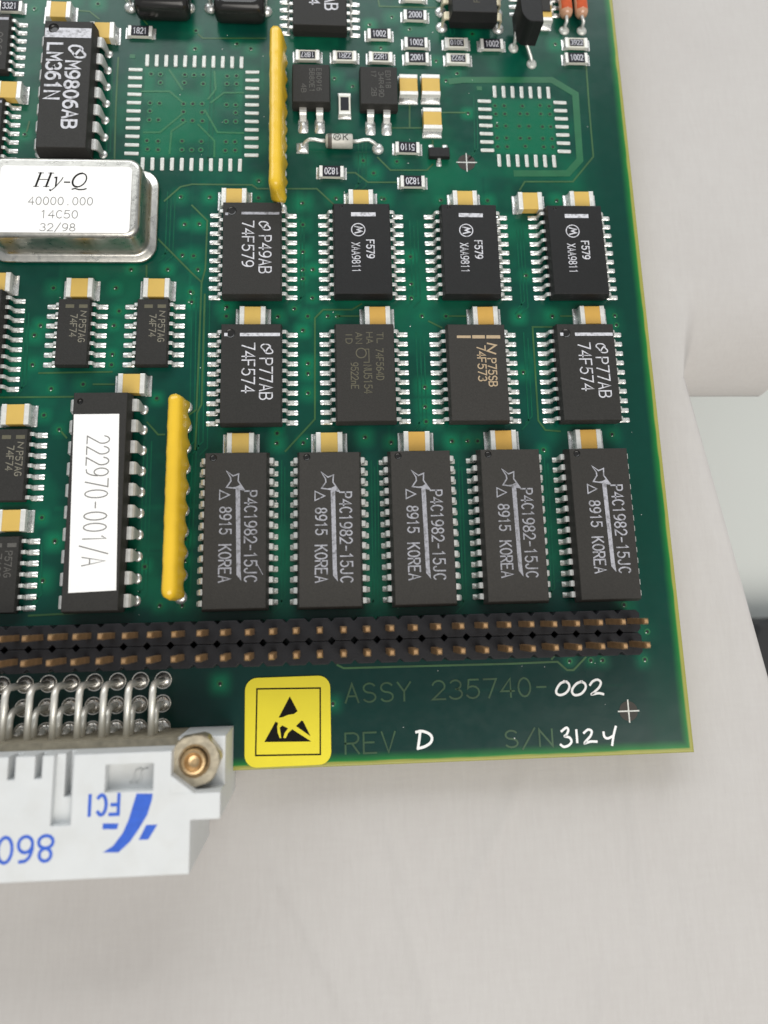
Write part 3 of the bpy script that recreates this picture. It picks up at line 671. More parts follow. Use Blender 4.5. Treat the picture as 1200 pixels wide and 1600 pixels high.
# memory chips
b_mem = body_mesh(7.6, 18.35, .6, 1.9, 3.5, .27, M['plastic_brown'], (-2.65, 8.35), .42, .2)
J1 = (-16.88, -11.65); zj = 3.512
jt = [down(J1,'8915',344.5,362,794,836,zj,.17), down(J1,'KOREA',342.5,361,853,911,zj,.17), down(J1,'P4C1982-15JC',383.5,402,769,911,zj,.17)]
def jp(x, y):
    a = P(290+x/4, 660+y/4, zj); return (a[0]-J1[0], a[1]-J1[1])
sword = [('p', [jp(317,425),jp(345,418),jp(344,930),jp(348,998),jp(318,960)]),
         ('l', [jp(260,309),jp(302,341),jp(337,327),jp(333,372),jp(372,430),jp(322,419),jp(260,411),jp(288,372),jp(286,350)], .15, True), ('p', [jp(296,412),jp(372,432),jp(345,396),jp(322,408)]), ('l', [jp(218,430),jp(216,488),jp(278,459)], .13, True)]
for k, lab in enumerate(('black memory chip marked P4C1982-15JC, scratched, leftmost of five','black memory chip marked P4C1982-15JC, second of five from the left','black memory chip marked P4C1982-15JC, middle of the five','black memory chip marked P4C1982-15JC, second of five from the right','black memory chip marked P4C1982-15JC, nearest the board edge')):
    c = chip('memory_chip', lab, J1[0]+10.835*k, J1[1], b_mem, 'jay', 14, 1.27)
    ex = [('l', [jp(438,876),jp(462,920),jp(482,958)], .07)] if k == 0 else []
    q = lettering(c, 'lettering', jt+sword+ex, M['ink_grey'], zj); q.location = Vector((random.uniform(-.1,.1), random.uniform(-.15,.15), 0))*S; q.rotation_euler = (0,0,random.uniform(-.008,.008))
# small chips at the left
b_sm = body_mesh(3.95, 8.7, .15, .85, 1.5, .10, M['plastic'])
zs = 1.512
C1 = (-37.14, 13.10)
sm_items = [down(C1,'P57AG',124.5,134.5,499,534,zs,.11), down(C1,'74F74',111,121,491,526,zs,.11)]
x_, y_ = P(131, 490.5, zs); x_ -= C1[0]; y_ -= C1[1]
sm_items += [('l', [(x_-.35,y_+.4),(x_+.3,y_+.3),(x_-.3,y_-.2),(x_+.3,y_-.35)], .1)]
sm_stripe = [rect_px(C1,103,475.5,116,481,zs), rect_px(C1,124,475.5,137,481,zs)]
def tip(px, py, half, n): x, y = P(px, py, 0); return (x-half, y-(n-1)*.635)
Cs = [(C1,'small black chip marked P57AG 74F74 left of its twin'), ((-27.58,13.10),'small black chip marked P57AG 74F74 right of its twin'), (tip(75,680,3.70,7),'small black chip marked 74F74 cut by the left edge beside the stickered chip')]
for p_, lab in Cs:
    c = chip('logic_chip', lab, *p_, b_sm, 'narrow', 7, 1.27)
    lettering(c, 'lettering', sm_items, M['ink_laser'], zs); lettering(c, 'printed_stripe', sm_stripe, M['ink_faint'], zs)
p_ = tip(62.5, 846, 3.70, 7); c = chip('logic_chip', 'small black chip with smeared marking at the lower left edge', *p_, b_sm, 'narrow', 7, 1.27)
lettering(c, 'lettering', [('t','P57AG',(1.0-.55,2.6),(0,-1),2.9,.75,.11), ('t','7402',(-.7,2.3),(0,-1),2.6,.75,.11)], M['ink_dim'], zs); lettering(c, 'printed_stripe', sm_stripe, M['ink_dim'], zs)
p_ = tip(40, 471, 5.59, 10); c = chip('logic_chip', 'wide black chip showing only its right-hand leads at the left edge', *p_, b_std, 'wide', 10, 1.27)
lettering(c, 'printed_stripe', nat_stripe, M['ink_grey'], zt)
p_ = tip(43.5, 39.5, 3.70, 7); c = chip('logic_chip', 'black chip with grey stripe cut by the upper left corner', *p_, b_sm, 'narrow', 7, 1.27)
lettering(c, 'lettering', [('t','0060',(.2,1.4),(0,-1),3.6,.95,.13)], M['ink_dim'], zs); lettering(c, 'printed_stripe', [('r',-1.6,1.75,3.35,3.75)], M['ink_grey'], zs)
p_ = tip(33.5, 169, 3.70, 7); c = chip('logic_chip', 'black chip showing only its leads above the silver oscillator', *p_, b_sm, 'narrow', 7, 1.27)
lettering(c, 'printed_stripe', [('r',-1.6,1.75,3.55,3.9)], M['ink_grey'], zs)
b_so8 = body_mesh(3.95, 4.95, .15, .85, 1.5, .10, M['plastic'])
x, y = P(796, 23, 0); chip('logic_chip', 'small chip hidden behind the round-backed transistor', x+3.7, y+1.905, b_so8, 'narrow', 4, 1.27)

# through-hole chips
def dip(name, label, cx, cy, n, ln, notch=True):
    me = body_mesh(6.55, ln, .7, 2.2, 4.05, .22, M['plastic'], (-1.9 if n == 7 else -2.3, ln/2-1.25), .66 if n == 7 else .36, .35)
    return chip(name, label, cx, cy, me, 'dip', n, 2.54)
zd = 4.062
D1 = (-39.3, 45.85)
c = dip('comparator_chip', 'thick black chip marked M9806AB LM361N with a white stripe', *D1, 7, 18.9)
lettering(c, 'lettering', emblem(D1, 120.5, 81, 1.0, zd, .3)+[down(D1,'M9806AB',103.5,125,96,200,zd,.33), down(D1,'LM361N',75.5,97.5,68,154,zd,.34)], M['ink'], zd)
lettering(c, 'printed_stripe', [('p', [(-2.95,8.15),(-2.55,8.15),(-2.5,7.75),(-2.3,7.5),(-1.9,7.45),(-1.5,7.6),(-1.22,7.95),(-1.2,8.2),(2.95,8.2),(2.95,6.75),(-2.95,6.75)])], M['ink'], zd)
D2 = (-32.65, -7.92)
c = dip('programmed_chip', 'long black chip carrying a white paper label 222970-001/A', *D2, 10, 25.4)
pm = MB(); a = P(115.3,647.5,4.08); b = P(186,646.8,4.08); d_ = P(180.8,922.5,4.08); e_ = P(106,926.5,4.08)
pm.prism([(q[0]-D2[0], q[1]-D2[1]) for q in (e_, d_, b, a)], 4.055, 4.14)
lab_ = pm.build('paper_label', M['paper'], c)
tmx = MB(); a = P(136,681,4.15); b = P(136,884,4.15); cc = P(171,681,4.15)
put_text(tmx, '222970-001/A', (a[0]-D2[0], a[1]-D2[1]), (.012,-1), a[1]-b[1], cc[0]-a[0], .125, 4.15)
tmx.build('lettering', M['ink_brown'], c)

# ------------------------------------------------------------------ silver oscillator
OX, OY, OW, OL = -27.66-10.35, 22.66+6.5, 20.7, 13.0
om = MB()
def orr(dw, z, r): return [(x,y,z) for x,y in rrect(OX, OY, OW-dw, OL-dw, r, 6)]
om.loft([orr(.3,.25,2.2), orr(0,.35,2.4), orr(0,.62,2.4), orr(.25,.74,2.3), orr(1.5,.78,1.9), orr(1.95,.95,1.75), orr(2.15,1.35,1.7), orr(2.25,4.5,1.7), orr(2.4,4.95,1.65), orr(2.8,5.25,1.5), orr(3.4,5.36,1.3)], 0, True, True, True)
osc = om.build('crystal_oscillator', M['can'], board); tag(osc, 'silver metal oscillator can with a white paper label')
zo = 5.39
a = P(2,258.5,zo); b = P(202,364.5,zo); lx0, lx1, ly1, ly0 = a[0], b[0], a[1], b[1]
lm = MB(); lm.prism(rrect((lx0+lx1)/2, (ly0+ly1)/2, lx1-lx0, ly1-ly0, .55), 5.37, 5.44)
lm.build('paper_label', M['paper'], osc)
zo = 5.455; lt = MB()
def across(mb, txt, x0, x1, yb, yt, z, wd, mt=0):
    a = P(x0, yb, z); b = P(x1, yb, z); c_ = P(x0, yt, z)
    put_text(mb, txt, a, (1,0), b[0]-a[0], c_[1]-a[1], wd, z, mt)
across(lt, '40000.000', 44, 144.5, 319.5, 307.5, zo, .085, 1); across(lt, '14C50', 63, 121, 340.5, 328.5, zo, .085, 1); across(lt, '32/98', 62, 117, 360.5, 349, zo, .085, 1)
# italic serif maker's name, thick and thin strokes
a = P(52, 291, zo); hh = P(52, 270, zo)[1]-a[1]; ku = hh/6
def it(pts): return [(a[0]+ku*(x+.27*y), a[1]+ku*y) for x, y in pts]
for q, (pts, wd) in enumerate([([(.9,0),(.9,6)],.24),([(5.0,0),(5.0,6)],.24),([(.9,3.1),(5.0,3.1)],.09),([(0,0),(2,0)],.09),([(0,6),(2,6)],.09),([(4.0,0),(6.1,0)],.09),([(4.0,6),(6.1,6)],.09),
      ([(7.2,4.0),(7.8,4.1),(8.7,0.2)],.19),([(10.3,4.1),(10.1,3.0),(8.6,-.4),(7.6,-1.6),(7.0,-1.7)],.1),([(7.0,-1.5),(7.3,-1.75)],.2),
      ([(11.6,2.0),(13.6,2.0)],.17),(arc(17.2,3,2.6,3.05,90,270,10),.22),(arc(17.2,3,2.6,3.05,-90,90,10),.16),([(15.6,-1.1),(16.6,-.75),(18.4,-1.3),(20.2,-1.15),(21,-.8)],.16)]):
    lt.ribbon(it(pts), wd, zo+.004*(q % 3), False, 0)
lt.build('lettering', [M['ink_black'], M['ink_brown']], osc)

# ------------------------------------------------------------------ ceramic capacitors
def cap_meshes():
    g = MB(); g.box(-1.02, 1.02, -1.22, 1.22, .12, 1.28, 0, .06)
    t = MB(); t.box(1.0, 1.62, -1.27, 1.27, .06, 1.34, 0, .1)
    t.box(1.5, 2.2, -1.32, 1.32, 0, .07, 1)
    # fillet of solder climbing the end
    vs = []; n = 8
    for j, yy in enumerate((-1.3, -1.2, 1.2, 1.3)):
        for i in range(n+1):
            u = i/n; zf = (.62*(1-u)**2+.05) if j in (1,2) else (.25*(1-u)**2+.05)
            vs.append((1.61+.57*u, yy, zf))
    t.add(vs, [(j*(n+1)+i, j*(n+1)+i+1, (j+1)*(n+1)+i+1, (j+1)*(n+1)+i) for j in range(3) for i in range(n)], 1, True)
    return g, t
g, t = cap_meshes()
CAPG = [g.mesh('capacitor', M['gold']), g.mesh('capacitor', M['gold_deep'])]; CAPT = t.mesh('terminal', [M['termw'], M['solder']])
def cap(px, py, vert=False, deep=False, label=None):
    x, y = P(px, py, 1.3)
    o = inst('ceramic_capacitor', CAPG[1 if deep else 0], board, (x, y, 0), math.pi/2 if vert else random.uniform(-.012, .012))
    inst('terminal', CAPT, o); inst('terminal', CAPT, o, (0,0,0), math.pi)
    tag(o, label)
CAPS = [(365.6,307.5,0,0,'gold capacitor above the chip marked P49AB'),(564,309.5,0,0,'gold capacitor above the leftmost F579 chip'),(727,311,0,0,'gold capacitor above the middle F579 chip'),(829,313.5,0,0,'gold capacitor standing alone between two F579 chips'),(909.5,312,0,0,'gold capacitor above the F579 chip nearest the edge'),
 (394.5,493,0,0,'gold capacitor above the left P77AB chip'),(590,493,0,1,'gold capacitor above the faintly marked chip'),(758.8,493,0,1,'gold capacitor above the chip with tan marking'),(926,492,0,1,'gold capacitor above the P77AB chip near the edge'),
 (375.5,692,0,0,'gold capacitor above the leftmost memory chip'),(514.5,691,0,0,'gold capacitor above the second memory chip from the left'),(651.3,689.5,0,1,'gold capacitor above the middle memory chip'),(787,687.5,0,1,'gold capacitor above the second memory chip from the right'),(920,686,0,1,'gold capacitor above the memory chip nearest the edge'),
 (123.7,448.7,0,0,'gold capacitor above the left 74F74 chip'),(244,449,0,0,'gold capacitor above the right 74F74 chip'),(205,599,0,0,'gold capacitor above the stickered chip'),(-5,440,0,0,'gold capacitor half cut by the left edge under the oscillator'),
 (23.5,647,0,0,'gold capacitor by the left edge above a small chip'),(17,813,0,0,'gold capacitor at the left edge between two small chips'),(91,14,0,0,'gold capacitor above the white-striped chip'),(159,46.5,0,0,'gold capacitor tucked behind the white-striped chip'),(13,139.5,0,0,'gold capacitor at the upper left edge'),
 (638.5,132,1,0,'upright gold capacitor beside the power transistor'),(673.5,132,1,0,'upright gold capacitor right of a similar one'),(676,184.5,1,0,'upright gold capacitor below a pair of similar ones'),(849,17,1,0,'gold capacitor half hidden behind the round-backed transistor')]
for q in CAPS: cap(*q)

# ------------------------------------------------------------------ chip resistors
def res_meshes():
    c_ = MB(); c_.box(-1.2, 1.2, -.8, .8, .1, .6, 0, .04)
    t = MB(); t.box(1.18, 1.62, -.82, .82, .05, .64, 0, .05); t.box(1.5, 2.02, -.86, .86, 0, .05, 1)
    vs = []; n = 5
    for j, yy in enumerate((-.84, -.74, .74, .84)):
        for i in range(n+1):
            u = i/n; vs.append((1.615+.4*u, yy, (.42 if j in (1,2) else .12)*(1-u)**2+.04))
    t.add(vs, [(j*(n+1)+i, j*(n+1)+i+1, (j+1)*(n+1)+i+1, (j+1)*(n+1)+i) for j in range(3) for i in range(n)], 1, True)
    a = MB(); a.box(-1.17, 1.17, -.78, .78, .58, .66, 0, .03)
    b = MB(); b.box(-1.02, 1.02, -.56, .56, .58, .655, 0, .03)
    wt = MB(); wt.box(1.18, 1.62, -.82, .82, .05, .64, 0, .05); 
    return c_, t, a, b
c_, t, a_, b_ = res_meshes()
RC = c_.mesh('resistor', M['ceramic']); RTm = t.mesh('terminal', [M['termw'], M['solder']]); RA = a_.mesh('glaze', M['rblack']); RB = b_.mesh('glaze', M['rblack'])
def res(px, py, txt, style, flip, label, vert=False):
    x, y = P(px, py, .62)
    o = inst('chip_resistor', RC, board, (x, y, 0), math.pi/2 if vert else random.uniform(-.015, .015)); tag(o, label)
    inst('terminal', RTm, o); inst('terminal', RTm, o, (0,0,0), math.pi)
    inst('glaze', RA if style == 'A' else RB, o)
    if txt:
        mb = MB(); L = 1.8 if style == 'A' else 1.72; h = .9 if style == 'A' else .74; d = -1 if flip else 1
        put_text(mb, txt, (-d*L/2, -d*h/2), (d,0), L, h, .10 if style == 'A' else .08, .672)
        mb.build('lettering', M['digits'], o)
for q in [(592.5,52.5,'1002','A',0,'black chip resistor 1002 right of the chip marked AB'),(648.8,23,'2000','A',0,'black chip resistor marked 2000'),(650.3,66,'1002','A',0,'black chip resistor 1002 above the one marked 2001'),(652,89.7,'2001','A',0,'black chip resistor marked 2001'),
 (646,-7,'','B',0,'white chip resistor cut by the top edge'),(595,88.7,'22R1','B',0,'white chip resistor marked 22R1 reading upright'),(538.5,87,'22R1','B',1,'white chip resistor marked 22R1 printed upside down'),(480.6,85.6,'18R7','B',1,'white chip resistor just above the left power transistor'),
 (713.5,66.5,'3010','B',1,'white chip resistor marked 3010 upside down'),(716,91,'3922','B',1,'white chip resistor marked 3922 upside down'),(768.7,68.4,'1002','A',0,'black chip resistor 1002 below the square black coupler'),(901,66.5,'3922','B',0,'white chip resistor below the two orange diodes'),
 (901,90,'1002','A',0,'black chip resistor 1002 near the board edge'),(637,230,'5110','A',1,'black chip resistor marked 5110 upside down'),(518,267.5,'1820','A',1,'black chip resistor 1820 below the grey diode'),(645,283,'1820','A',1,'black chip resistor 1820 above the middle of the chip rows'),
 (218.7,48,'1821','A',0,'black chip resistor marked 1821'),(15,9,'3321','A',0,'black chip resistor marked 3321 at the upper left corner')]: res(*q)
res(538.5, 162, '', 'B', 0, 'upright white chip resistor between the two power transistors', True)

# ------------------------------------------------------------------ empty footprints: bare pads
pad = MB(); pad.loft([[(x,y,0) for x,y in rrect(0,0,1.86,.49,.12,3)], [(x,y,.06) for x,y in rrect(0,0,1.86,.49,.12,3)], [(x,y,.10) for x,y in rrect(0,0,1.6,.3,.1,3)]], 0)
PADS = [pad.mesh('pad', M['padtin'])]
def footprint(cx, cy, sep, n):
    for s in range(4):
        for i in range(n):
            u = (i-(n-1)/2)*1.27; v = sep/2
            x, y, r = ((v,u,0),(-u,v,math.pi/2),(-v,-u,math.pi),(u,-v,-math.pi/2))[s]
            inst('solder_pad', PADS[0], board, (cx+x, cy+y, 0), r+random.uniform(-.02,.02))
footprint(-23.69, 44.81, 15.68, 11); footprint(21.41, 43.55, 10.67, 7)

# ------------------------------------------------------------------ power transistors
def power(x0, x1, y0, y1, leads, label, words):
    zt_ = 2.3; a = P(x0, y0, zt_); b = P(x1, y1, zt_); cx_, cy_ = (a[0]+b[0])/2, (a[1]+b[1])/2; wd, ln = b[0]-a[0]+.3, a[1]-b[1]+.3
    me = body_mesh(wd, ln, .15, 1.0, zt_, .13, M['plastic'])
    o = inst('power_transistor', me, board, (cx_, cy_, 0)); tag(o, label)
    for lx in leads:
        q = P(lx, 178, .6); dx = q[0]-cx_; mb = MB()
        y_b = -ln/2
        mb.strip([(-y_b-.2,1.05,.98),(-y_b+.35,1.05,.98),(-y_b+.62,.98,.98),(-y_b+.8,.8,.95),(-y_b+1.15,.28,.9),(-y_b+1.4,.17,.9),(-y_b+2.4,.16,.9)], .32, 0)
        mb.blob(-y_b+1.0, -y_b+3.1, 1.35, lambda t: .05+.42*math.sin(math.pi*t)**.9, 9, 8, 1)
        mb.build('flat_lead', [M['tin'], M['solder']], o, (dx, 0, 0), -math.pi/2)
    its = [('t', w_, (xx, ln/2-.75-dy), (0,-1), l, .62, .085) for w_, xx, dy, l in words]
    lettering(o, 'lettering', its, M['ink_dim'], zt_+.012)
power(457.5, 515, 100, 159, (473.5,499.5), 'square black power transistor left of a small upright resistor', [('E80916',.75,0,3.4),('5B80E1',-.2,0,3.6),('4B',-1.3,2.4,1.3)])
power(563, 621.5, 104, 162.5, (578.7,604), 'square black power transistor beside the upright gold capacitors', [('ED11B',.95,0,2.6),('34R49D',0,.2,3.8),('17',-1.0,0,.9),('2B',-1.0,2.6,1.3)])
# three-legged miniature transistor
x, y = P(686.5, 237.5, .9); sb = body_mesh(2.85, 1.45, .15, .5, 1.0, .06, M['plastic_dark'])
o = inst('small_transistor', sb, board, (x, y, 0)); tag(o, 'tiny black three-legged transistor by the round fiducial')
sl = MB(); sl.strip([(.6,.5,.42),(.85,.48,.42),(.95,.3,.42),(1.05,.12,.42),(1.3,.1,.42)], .14, 0); sl.blob(.75, 1.65, .7, lambda t: .05+.16*math.sin(math.pi*t), 6, 5, 1); slm = sl.mesh('lead', [M['tin'], M['solder']])
for dx, rz in ((-.95, math.pi/2), (.95, math.pi/2), (0, -math.pi/2)): inst('tiny_lead', slm, o, (dx, 0, 0), rz)

# grey axial diode
p0 = P(508.5, 221, 1.0); p1 = P(551, 221, 1.0); dy = (p0[1]+p1[1])/2; L = p1[0]-p0[0]; cx_ = (p0[0]+p1[0])/2
dm = MB(); rr = .96; zc = 1.05
dm.tube([(-L/2,0,zc),(-L/2+.12,0,zc),(-L/2+.3,0,zc),(-L/2+.32,0,zc),(-L/2+.85,0,zc),(-L/2+.87,0,zc),(L/2-.12,0,zc),(L/2,0,zc)], [.6,.86,.9,rr,rr,rr,rr,.82], 20, 0)
n = 20
for k in range(len(dm.f)):
    ring_i = k//n
    if k < 7*n and ring_i in (3,): dm.m[k] = 1
o = dm.build('axial_diode', [M['diode'], M['diode_b']], board, (cx_, dy, 0)); tag(o, 'grey cylindrical diode with dark band and bent wire leads')
a = P(472.5, 231, .2); b = P(590.5, 232, .2)
wl = MB(); wl.tube([(-L/2+.1,0,zc),(-L/2-.7,.02,zc),(-L/2-1.4,.12,zc+.12),(-L/2-2.1,.16,zc+.05),(-L/2-2.6,.0,zc-.25),(a[0]-cx_+.05,a[1]-dy+.2,.35),(a[0]-cx_,a[1]-dy,-.3)], .26, 8); wl.build('wire_lead', M['tin'], o)
wl = MB(); wl.tube([(L/2-.1,0,zc),(L/2+.7,0,zc),(L/2+1.5,.15,zc+.15),(L/2+2.2,.2,zc+.1),(L/2+2.8,.0,zc-.2),(b[0]-cx_-.1,b[1]-dy+.25,.4),(b[0]-cx_,b[1]-dy,-.3)], .26, 8); wl.build('wire_lead', M['tin'], o)
jm = MB(); jm.loft([[(x,y,0) for x,y in rrect(0,0,1.65,1.55,.12)],[(x,y,.08) for x,y in rrect(0,0,1.65,1.55,.12)],[(x,y,.42) for x,y in rrect(.05,.1,1.0,1.0,.4)],[(x,y,.55) for x,y in rrect(.05,.15,.5,.5,.2)]], 0, True, True, True)
jm.build('solder_joint', M['solder'], o, (a[0]-cx_, a[1]-dy, 0))
jm = MB(); jm.dome(0,0,0,.82,.82,.6,16,5); jm.build('solder_joint', M['solder'], o, (b[0]-cx_, b[1]-dy, 0))
dl = MB(); tx = P(527, 221, 2.0); dl.ring(tx[0]-cx_, 0, zc+rr+.004, .44, .52, 20)
ql = tx[0]-cx_; dl.ribbon([(ql-.28,-.25),(ql-.16,.25),(ql,-.1),(ql+.16,.25),(ql+.28,-.25)], .09, zc+rr+.008)
qk = P(540, 221, 2.0)[0]-cx_; put_text(dl, 'K', (qk-.3,-.42), (1,0), .6, .84, .1, zc+rr+.004)
dl.build('lettering', M['ink_black'], o)

# ------------------------------------------------------------------ yellow resistor networks
def sip(top_px, bot_px, zt_, lean, label):
    a = P(*top_px, zt_-.9); b = P(*bot_px, zt_-.9); x = (a[0]+b[0])/2; yc = (a[1]+b[1])/2; ln = a[1]-b[1]
    mb = MB(); nY = 64; rings = []; pins = [(-4.5+i)*2.54 for i in range(10)]
    for k in range(nY+1):
        u = k/nY; s_ = -math.cos(math.pi*u)*.5+.5 if False else u
        yy = -ln/2+ln*s_
        e = min(yy+ln/2, ln/2-yy); q = min(1.0, math.sqrt(max(0.0, 1-(1-min(e,1.0))**2))+.02)
        ww = .93*q*(1+.025*math.sin(yy*1.7)+.02*math.sin(yy*4.1+1)); 
        near = min(abs(yy-p) for p in pins); zb = 1.0+.55*min(1.0, near/1.0)
        zb = zb+(1-q)*1.2; zu = zt_-(1-q)*1.1
        bul = .30*max(0, 1-near/.85)
        rg = []
        for i in range(14):
            t = 2*math.pi*i/14; ct, sn = math.cos(t), math.sin(t)
            zz = (zu+zb)/2+(zu-zb)/2*(abs(sn)**.75)*(1 if sn >= 0 else -1)
            xx = (ww+bul*(1 if sn < 0 else 0))*(abs(ct)**.6)*(1 if ct >= 0 else -1)
            rg.append((xx-lean*(zt_-zz), yy, zz))
        rings.append(rg)
    rings = [r[::-1] for r in rings]
    mb.loft(rings, 0, True, True, True)
    o = mb.build('resistor_network', M['yellow'], board, (x, yc, 0)); tag(o, label)
    pm_ = MB(); xo = -lean*zt_; pm_.tube([(xo,0,2.0),(xo,0,-3.2)], .27, 8); pm_.dome(xo,0,0,.78,.78,.42,14,4,1)
    me = pm_.mesh('pin', [M['tin'], M['solder']])
    for p in pins: inst('network_pin', me, o, (0, p, 0))
sip((431.5,42), (428.5,297), 6.2, -.08, 'long yellow resistor network between the empty footprint and power transistors')
sip((273,614), (264,938), 6.0, -.07, 'long yellow resistor network right of the stickered chip')

# ------------------------------------------------------------------ parts cut by the top edge
def blackpart(x0, x1, yb, jl, jr, label):
    zt_ = 3.6; a = P(x0, yb, zt_); b = P(x1, yb, zt_); cx_ = (a[0]+b[0])/2; wd = b[0]-a[0]+.8; y0 = a[1]
    mb = MB(); n = 12; ln = 8.0; prof = []
    rings = []
    for e, z in ((.35,.35),(.1,.7),(0,1.8),(.12,2.9),(.4,3.5),(.9,3.75)): rings.append([(x,y,z) for x,y in rrect(0, ln/2, wd-2*e, ln-2*e, .9)])
    mb.loft(rings, 0, True, True, True)
    o = mb.build('square_black_relay', M['dimple'], board, (cx_, y0-.5, 0)); tag(o, label)
    for j in (jl, jr):
        q = P(*j, .3); d = MB(); d.dome(0,0,0,.95,.85,.7,16,5); d.tube([(0,.1,.2),(0,.5,1.6),(0,.9,1.9)], .3, 8); d.build('solder_joint', M['solder'], o, (q[0]-cx_, q[1]-y0+.5, 0))
blackpart(210, 289, 2, (204,10), (294,11), 'glossy black part at the top edge left of its twin')
blackpart(336, 409, 7, (329,11), (415,16), 'glossy black part at the top edge above the yellow network')
# square coupler with cream leads
zc_ = 4.0; a = P(707.5, 17, zc_); b = P(777.5, 17, zc_); cx_ = (a[0]+b[0])/2; wd = b[0]-a[0]+.5
me = body_mesh(wd, 9.0, .8, 2.3, zc_, .28, M['plastic_dark'])
o = inst('optical_coupler', me, board, (cx_, a[1]-.28+4.5, 0)); tag(o, 'square black coupler with cream leads at the top edge')
dl = MB(); dl.strip([(wd/2-.2,2.35,1.2),(wd/2+.35,2.35,1.2),(wd/2+.58,2.25,1.2),(wd/2+.66,2.0,1.15),(wd/2+.7,1.2,.6),(wd/2+.7,-2.2,.5)], .28, 0); dl.dome(wd/2+.7,0,0,.85,.85,.55,14,4,1)
dme = dl.mesh('lead', [M['cream'], M['solder']])
for s in (0, math.pi):
    for k in (0, 1, 2): inst('cream_lead', dme, o, (0, -3.55+k*2.54, 0), s)
lettering(o, 'lettering', [('t','PM',(.7,-2.7),(0,1),1.5,.8,.1)], M['ink_faint'], zc_+.012)
# round-backed transistor on splayed wires
zt_ = 6.2; a = P(816, 33, zt_); b = P(850, 35, zt_); wd = b[0]-a[0]
poly = [(wd/2, 1.35+1.2), (wd/2, -1.9)]+[(-.1+wd/2*.1+(wd/2)*1.0*math.cos(t), .3+2.2*math.sin(t)) for t in [math.radians(q) for q in range(-78, -181, -12)]]+[(-wd/2, 2.55)]
poly = poly[::-1]
tb = MB(); tb.prism(poly, 1.6, zt_, 0, .12)
cx_, cy_ = (a[0]+b[0])/2, a[1]+1.9
o = tb.build('round_transistor', M['plastic_dark'], board, (cx_, cy_, 0)); tag(o, 'tall black round-backed transistor standing on splayed wires')
for (px, py), st in (((831,99),(.3,-1.5)), ((802.5,74),(-1.2,-.8))):
    q = P(px, py, .2); d = (q[0]-cx_, q[1]-cy_); wl = MB()
    wl.tube([(st[0],st[1]+.6,2.2),(st[0],st[1],1.55),((st[0]*.3+d[0]*.7),(st[1]*.3+d[1]*.7),.85),(d[0],d[1]+.1,.35),(d[0],d[1],-.6)], .24, 8); wl.build('wire_lead', M['tin'], o)
    jm = MB(); jm.dome(d[0],d[1],0,.72,.78,.42,16,5); jm.build('solder_joint', M['padtin'], o)
# orange glass diodes
for px, jx, jy, lab in ((884.5,882,46.5,'orange glass diode at the top edge, left of the pair'), (908.5,909.3,47,'orange glass diode at the top edge, right of the pair')):
    zc_ = 1.35; e = P(px, 20, zc_); q = P(jx, jy, .2); dm = MB()
    dm.tube([(0,-.35,zc_),(0,-.25,zc_),(0,.2,zc_),(0,1.0,zc_),(0,7,zc_),(0,7.8,zc_)], [.3,.72,.92,.95,.95,.3], 16, 1)
    k0 = len(dm.f)
    o = dm.build('glass_diode', [M['glass_o'], M['glass_c']], board, (e[0], e[1]-.25, 0)); tag(o, lab)
    bd = MB(); bd.tube([(0,.15,zc_+.2),(0,.45,zc_+.2),(0,6.6,zc_+.2),(0,7,zc_+.2)], [.4,.84,.84,.4], 14); bd.build('coloured_bead', M['glass_o'], o)
    wl = MB(); d = (q[0]-e[0], q[1]-e[1]+.25); wl.tube([(0,.4,zc_+.1),(0,-.6,zc_+.1),(d[0]*.7,-1.2,zc_),(d[0],d[1]+.4,.7),(d[0],d[1]+.1,.3),(d[0],d[1],-.5)], .24, 8); wl.build('wire_lead', M['tin'], o)
    jm = MB(); jm.dome(d[0],d[1],0,.74,.74,.38,16,5); jm.build('solder_joint', M['padtin'], o)

# ------------------------------------------------------------------ fiducials, legend, handwriting
def fiducial(px, py, r, label):
    x, y = P(px, py); mb = MB(); mb.disc(0,0,.024,r*.86,28,0); mb.box(-r,r,-.075,.075,.02,.055,1); mb.box(-.075,.075,-r,r,.02,.06,1)
    o = mb.build('fiducial_mark', [M['fid'], M['padtin']], board, (x,y,0)); tag(o, label)
fiducial(729, 254, 1.4, 'dark round mark with white cross among the small parts'); fiducial(982, 1111, 1.28, 'dark round mark with white cross in the lower right corner')
lg = MB(); ZL = .03
across(lg,'ASSY',540,642,1098,1069,ZL,.2); across(lg,'235740-',676,857,1093,1064,ZL,.2); across(lg,'REV',540,618,1178,1146,ZL,.2); across(lg,'S/N',790,864,1168,1142,ZL,.2)
tag(lg.build('etched_legend', M['etched'], board), 'dim olive lettering ASSY 235740 REV S/N')
def hand(strokes, ox, oy, k, name, label, wd):
    mb = MB()
    for q, s_ in enumerate(strokes):
        pts = [P(ox+x/k, oy+y/k, .04) for x, y in s_]
        # smooth the stroke
        out = []
        for i in range(len(pts)-1):
            p0_, p1_, p2_, p3_ = pts[max(i-1,0)], pts[i], pts[i+1], pts[min(i+2,len(pts)-1)]
            for u in (0,.25,.5,.75):
                out.append(tuple(.5*(2*p1_[d]+(p2_[d]-p0_[d])*u+(2*p0_[d]-5*p1_[d]+4*p2_[d]-p3_[d])*u*u+(3*p1_[d]-p0_[d]-3*p2_[d]+p3_[d])*u**3) for d in (0,1)))
        out.append(pts[-1]); mb.ribbon(out, wd, .034+.004*q)
        for e in (out[0], out[-1]): mb.disc(e[0], e[1], .036+.004*q+.001, wd*.5, 10)
    tag(mb.build(name, M['paint'], board), label)
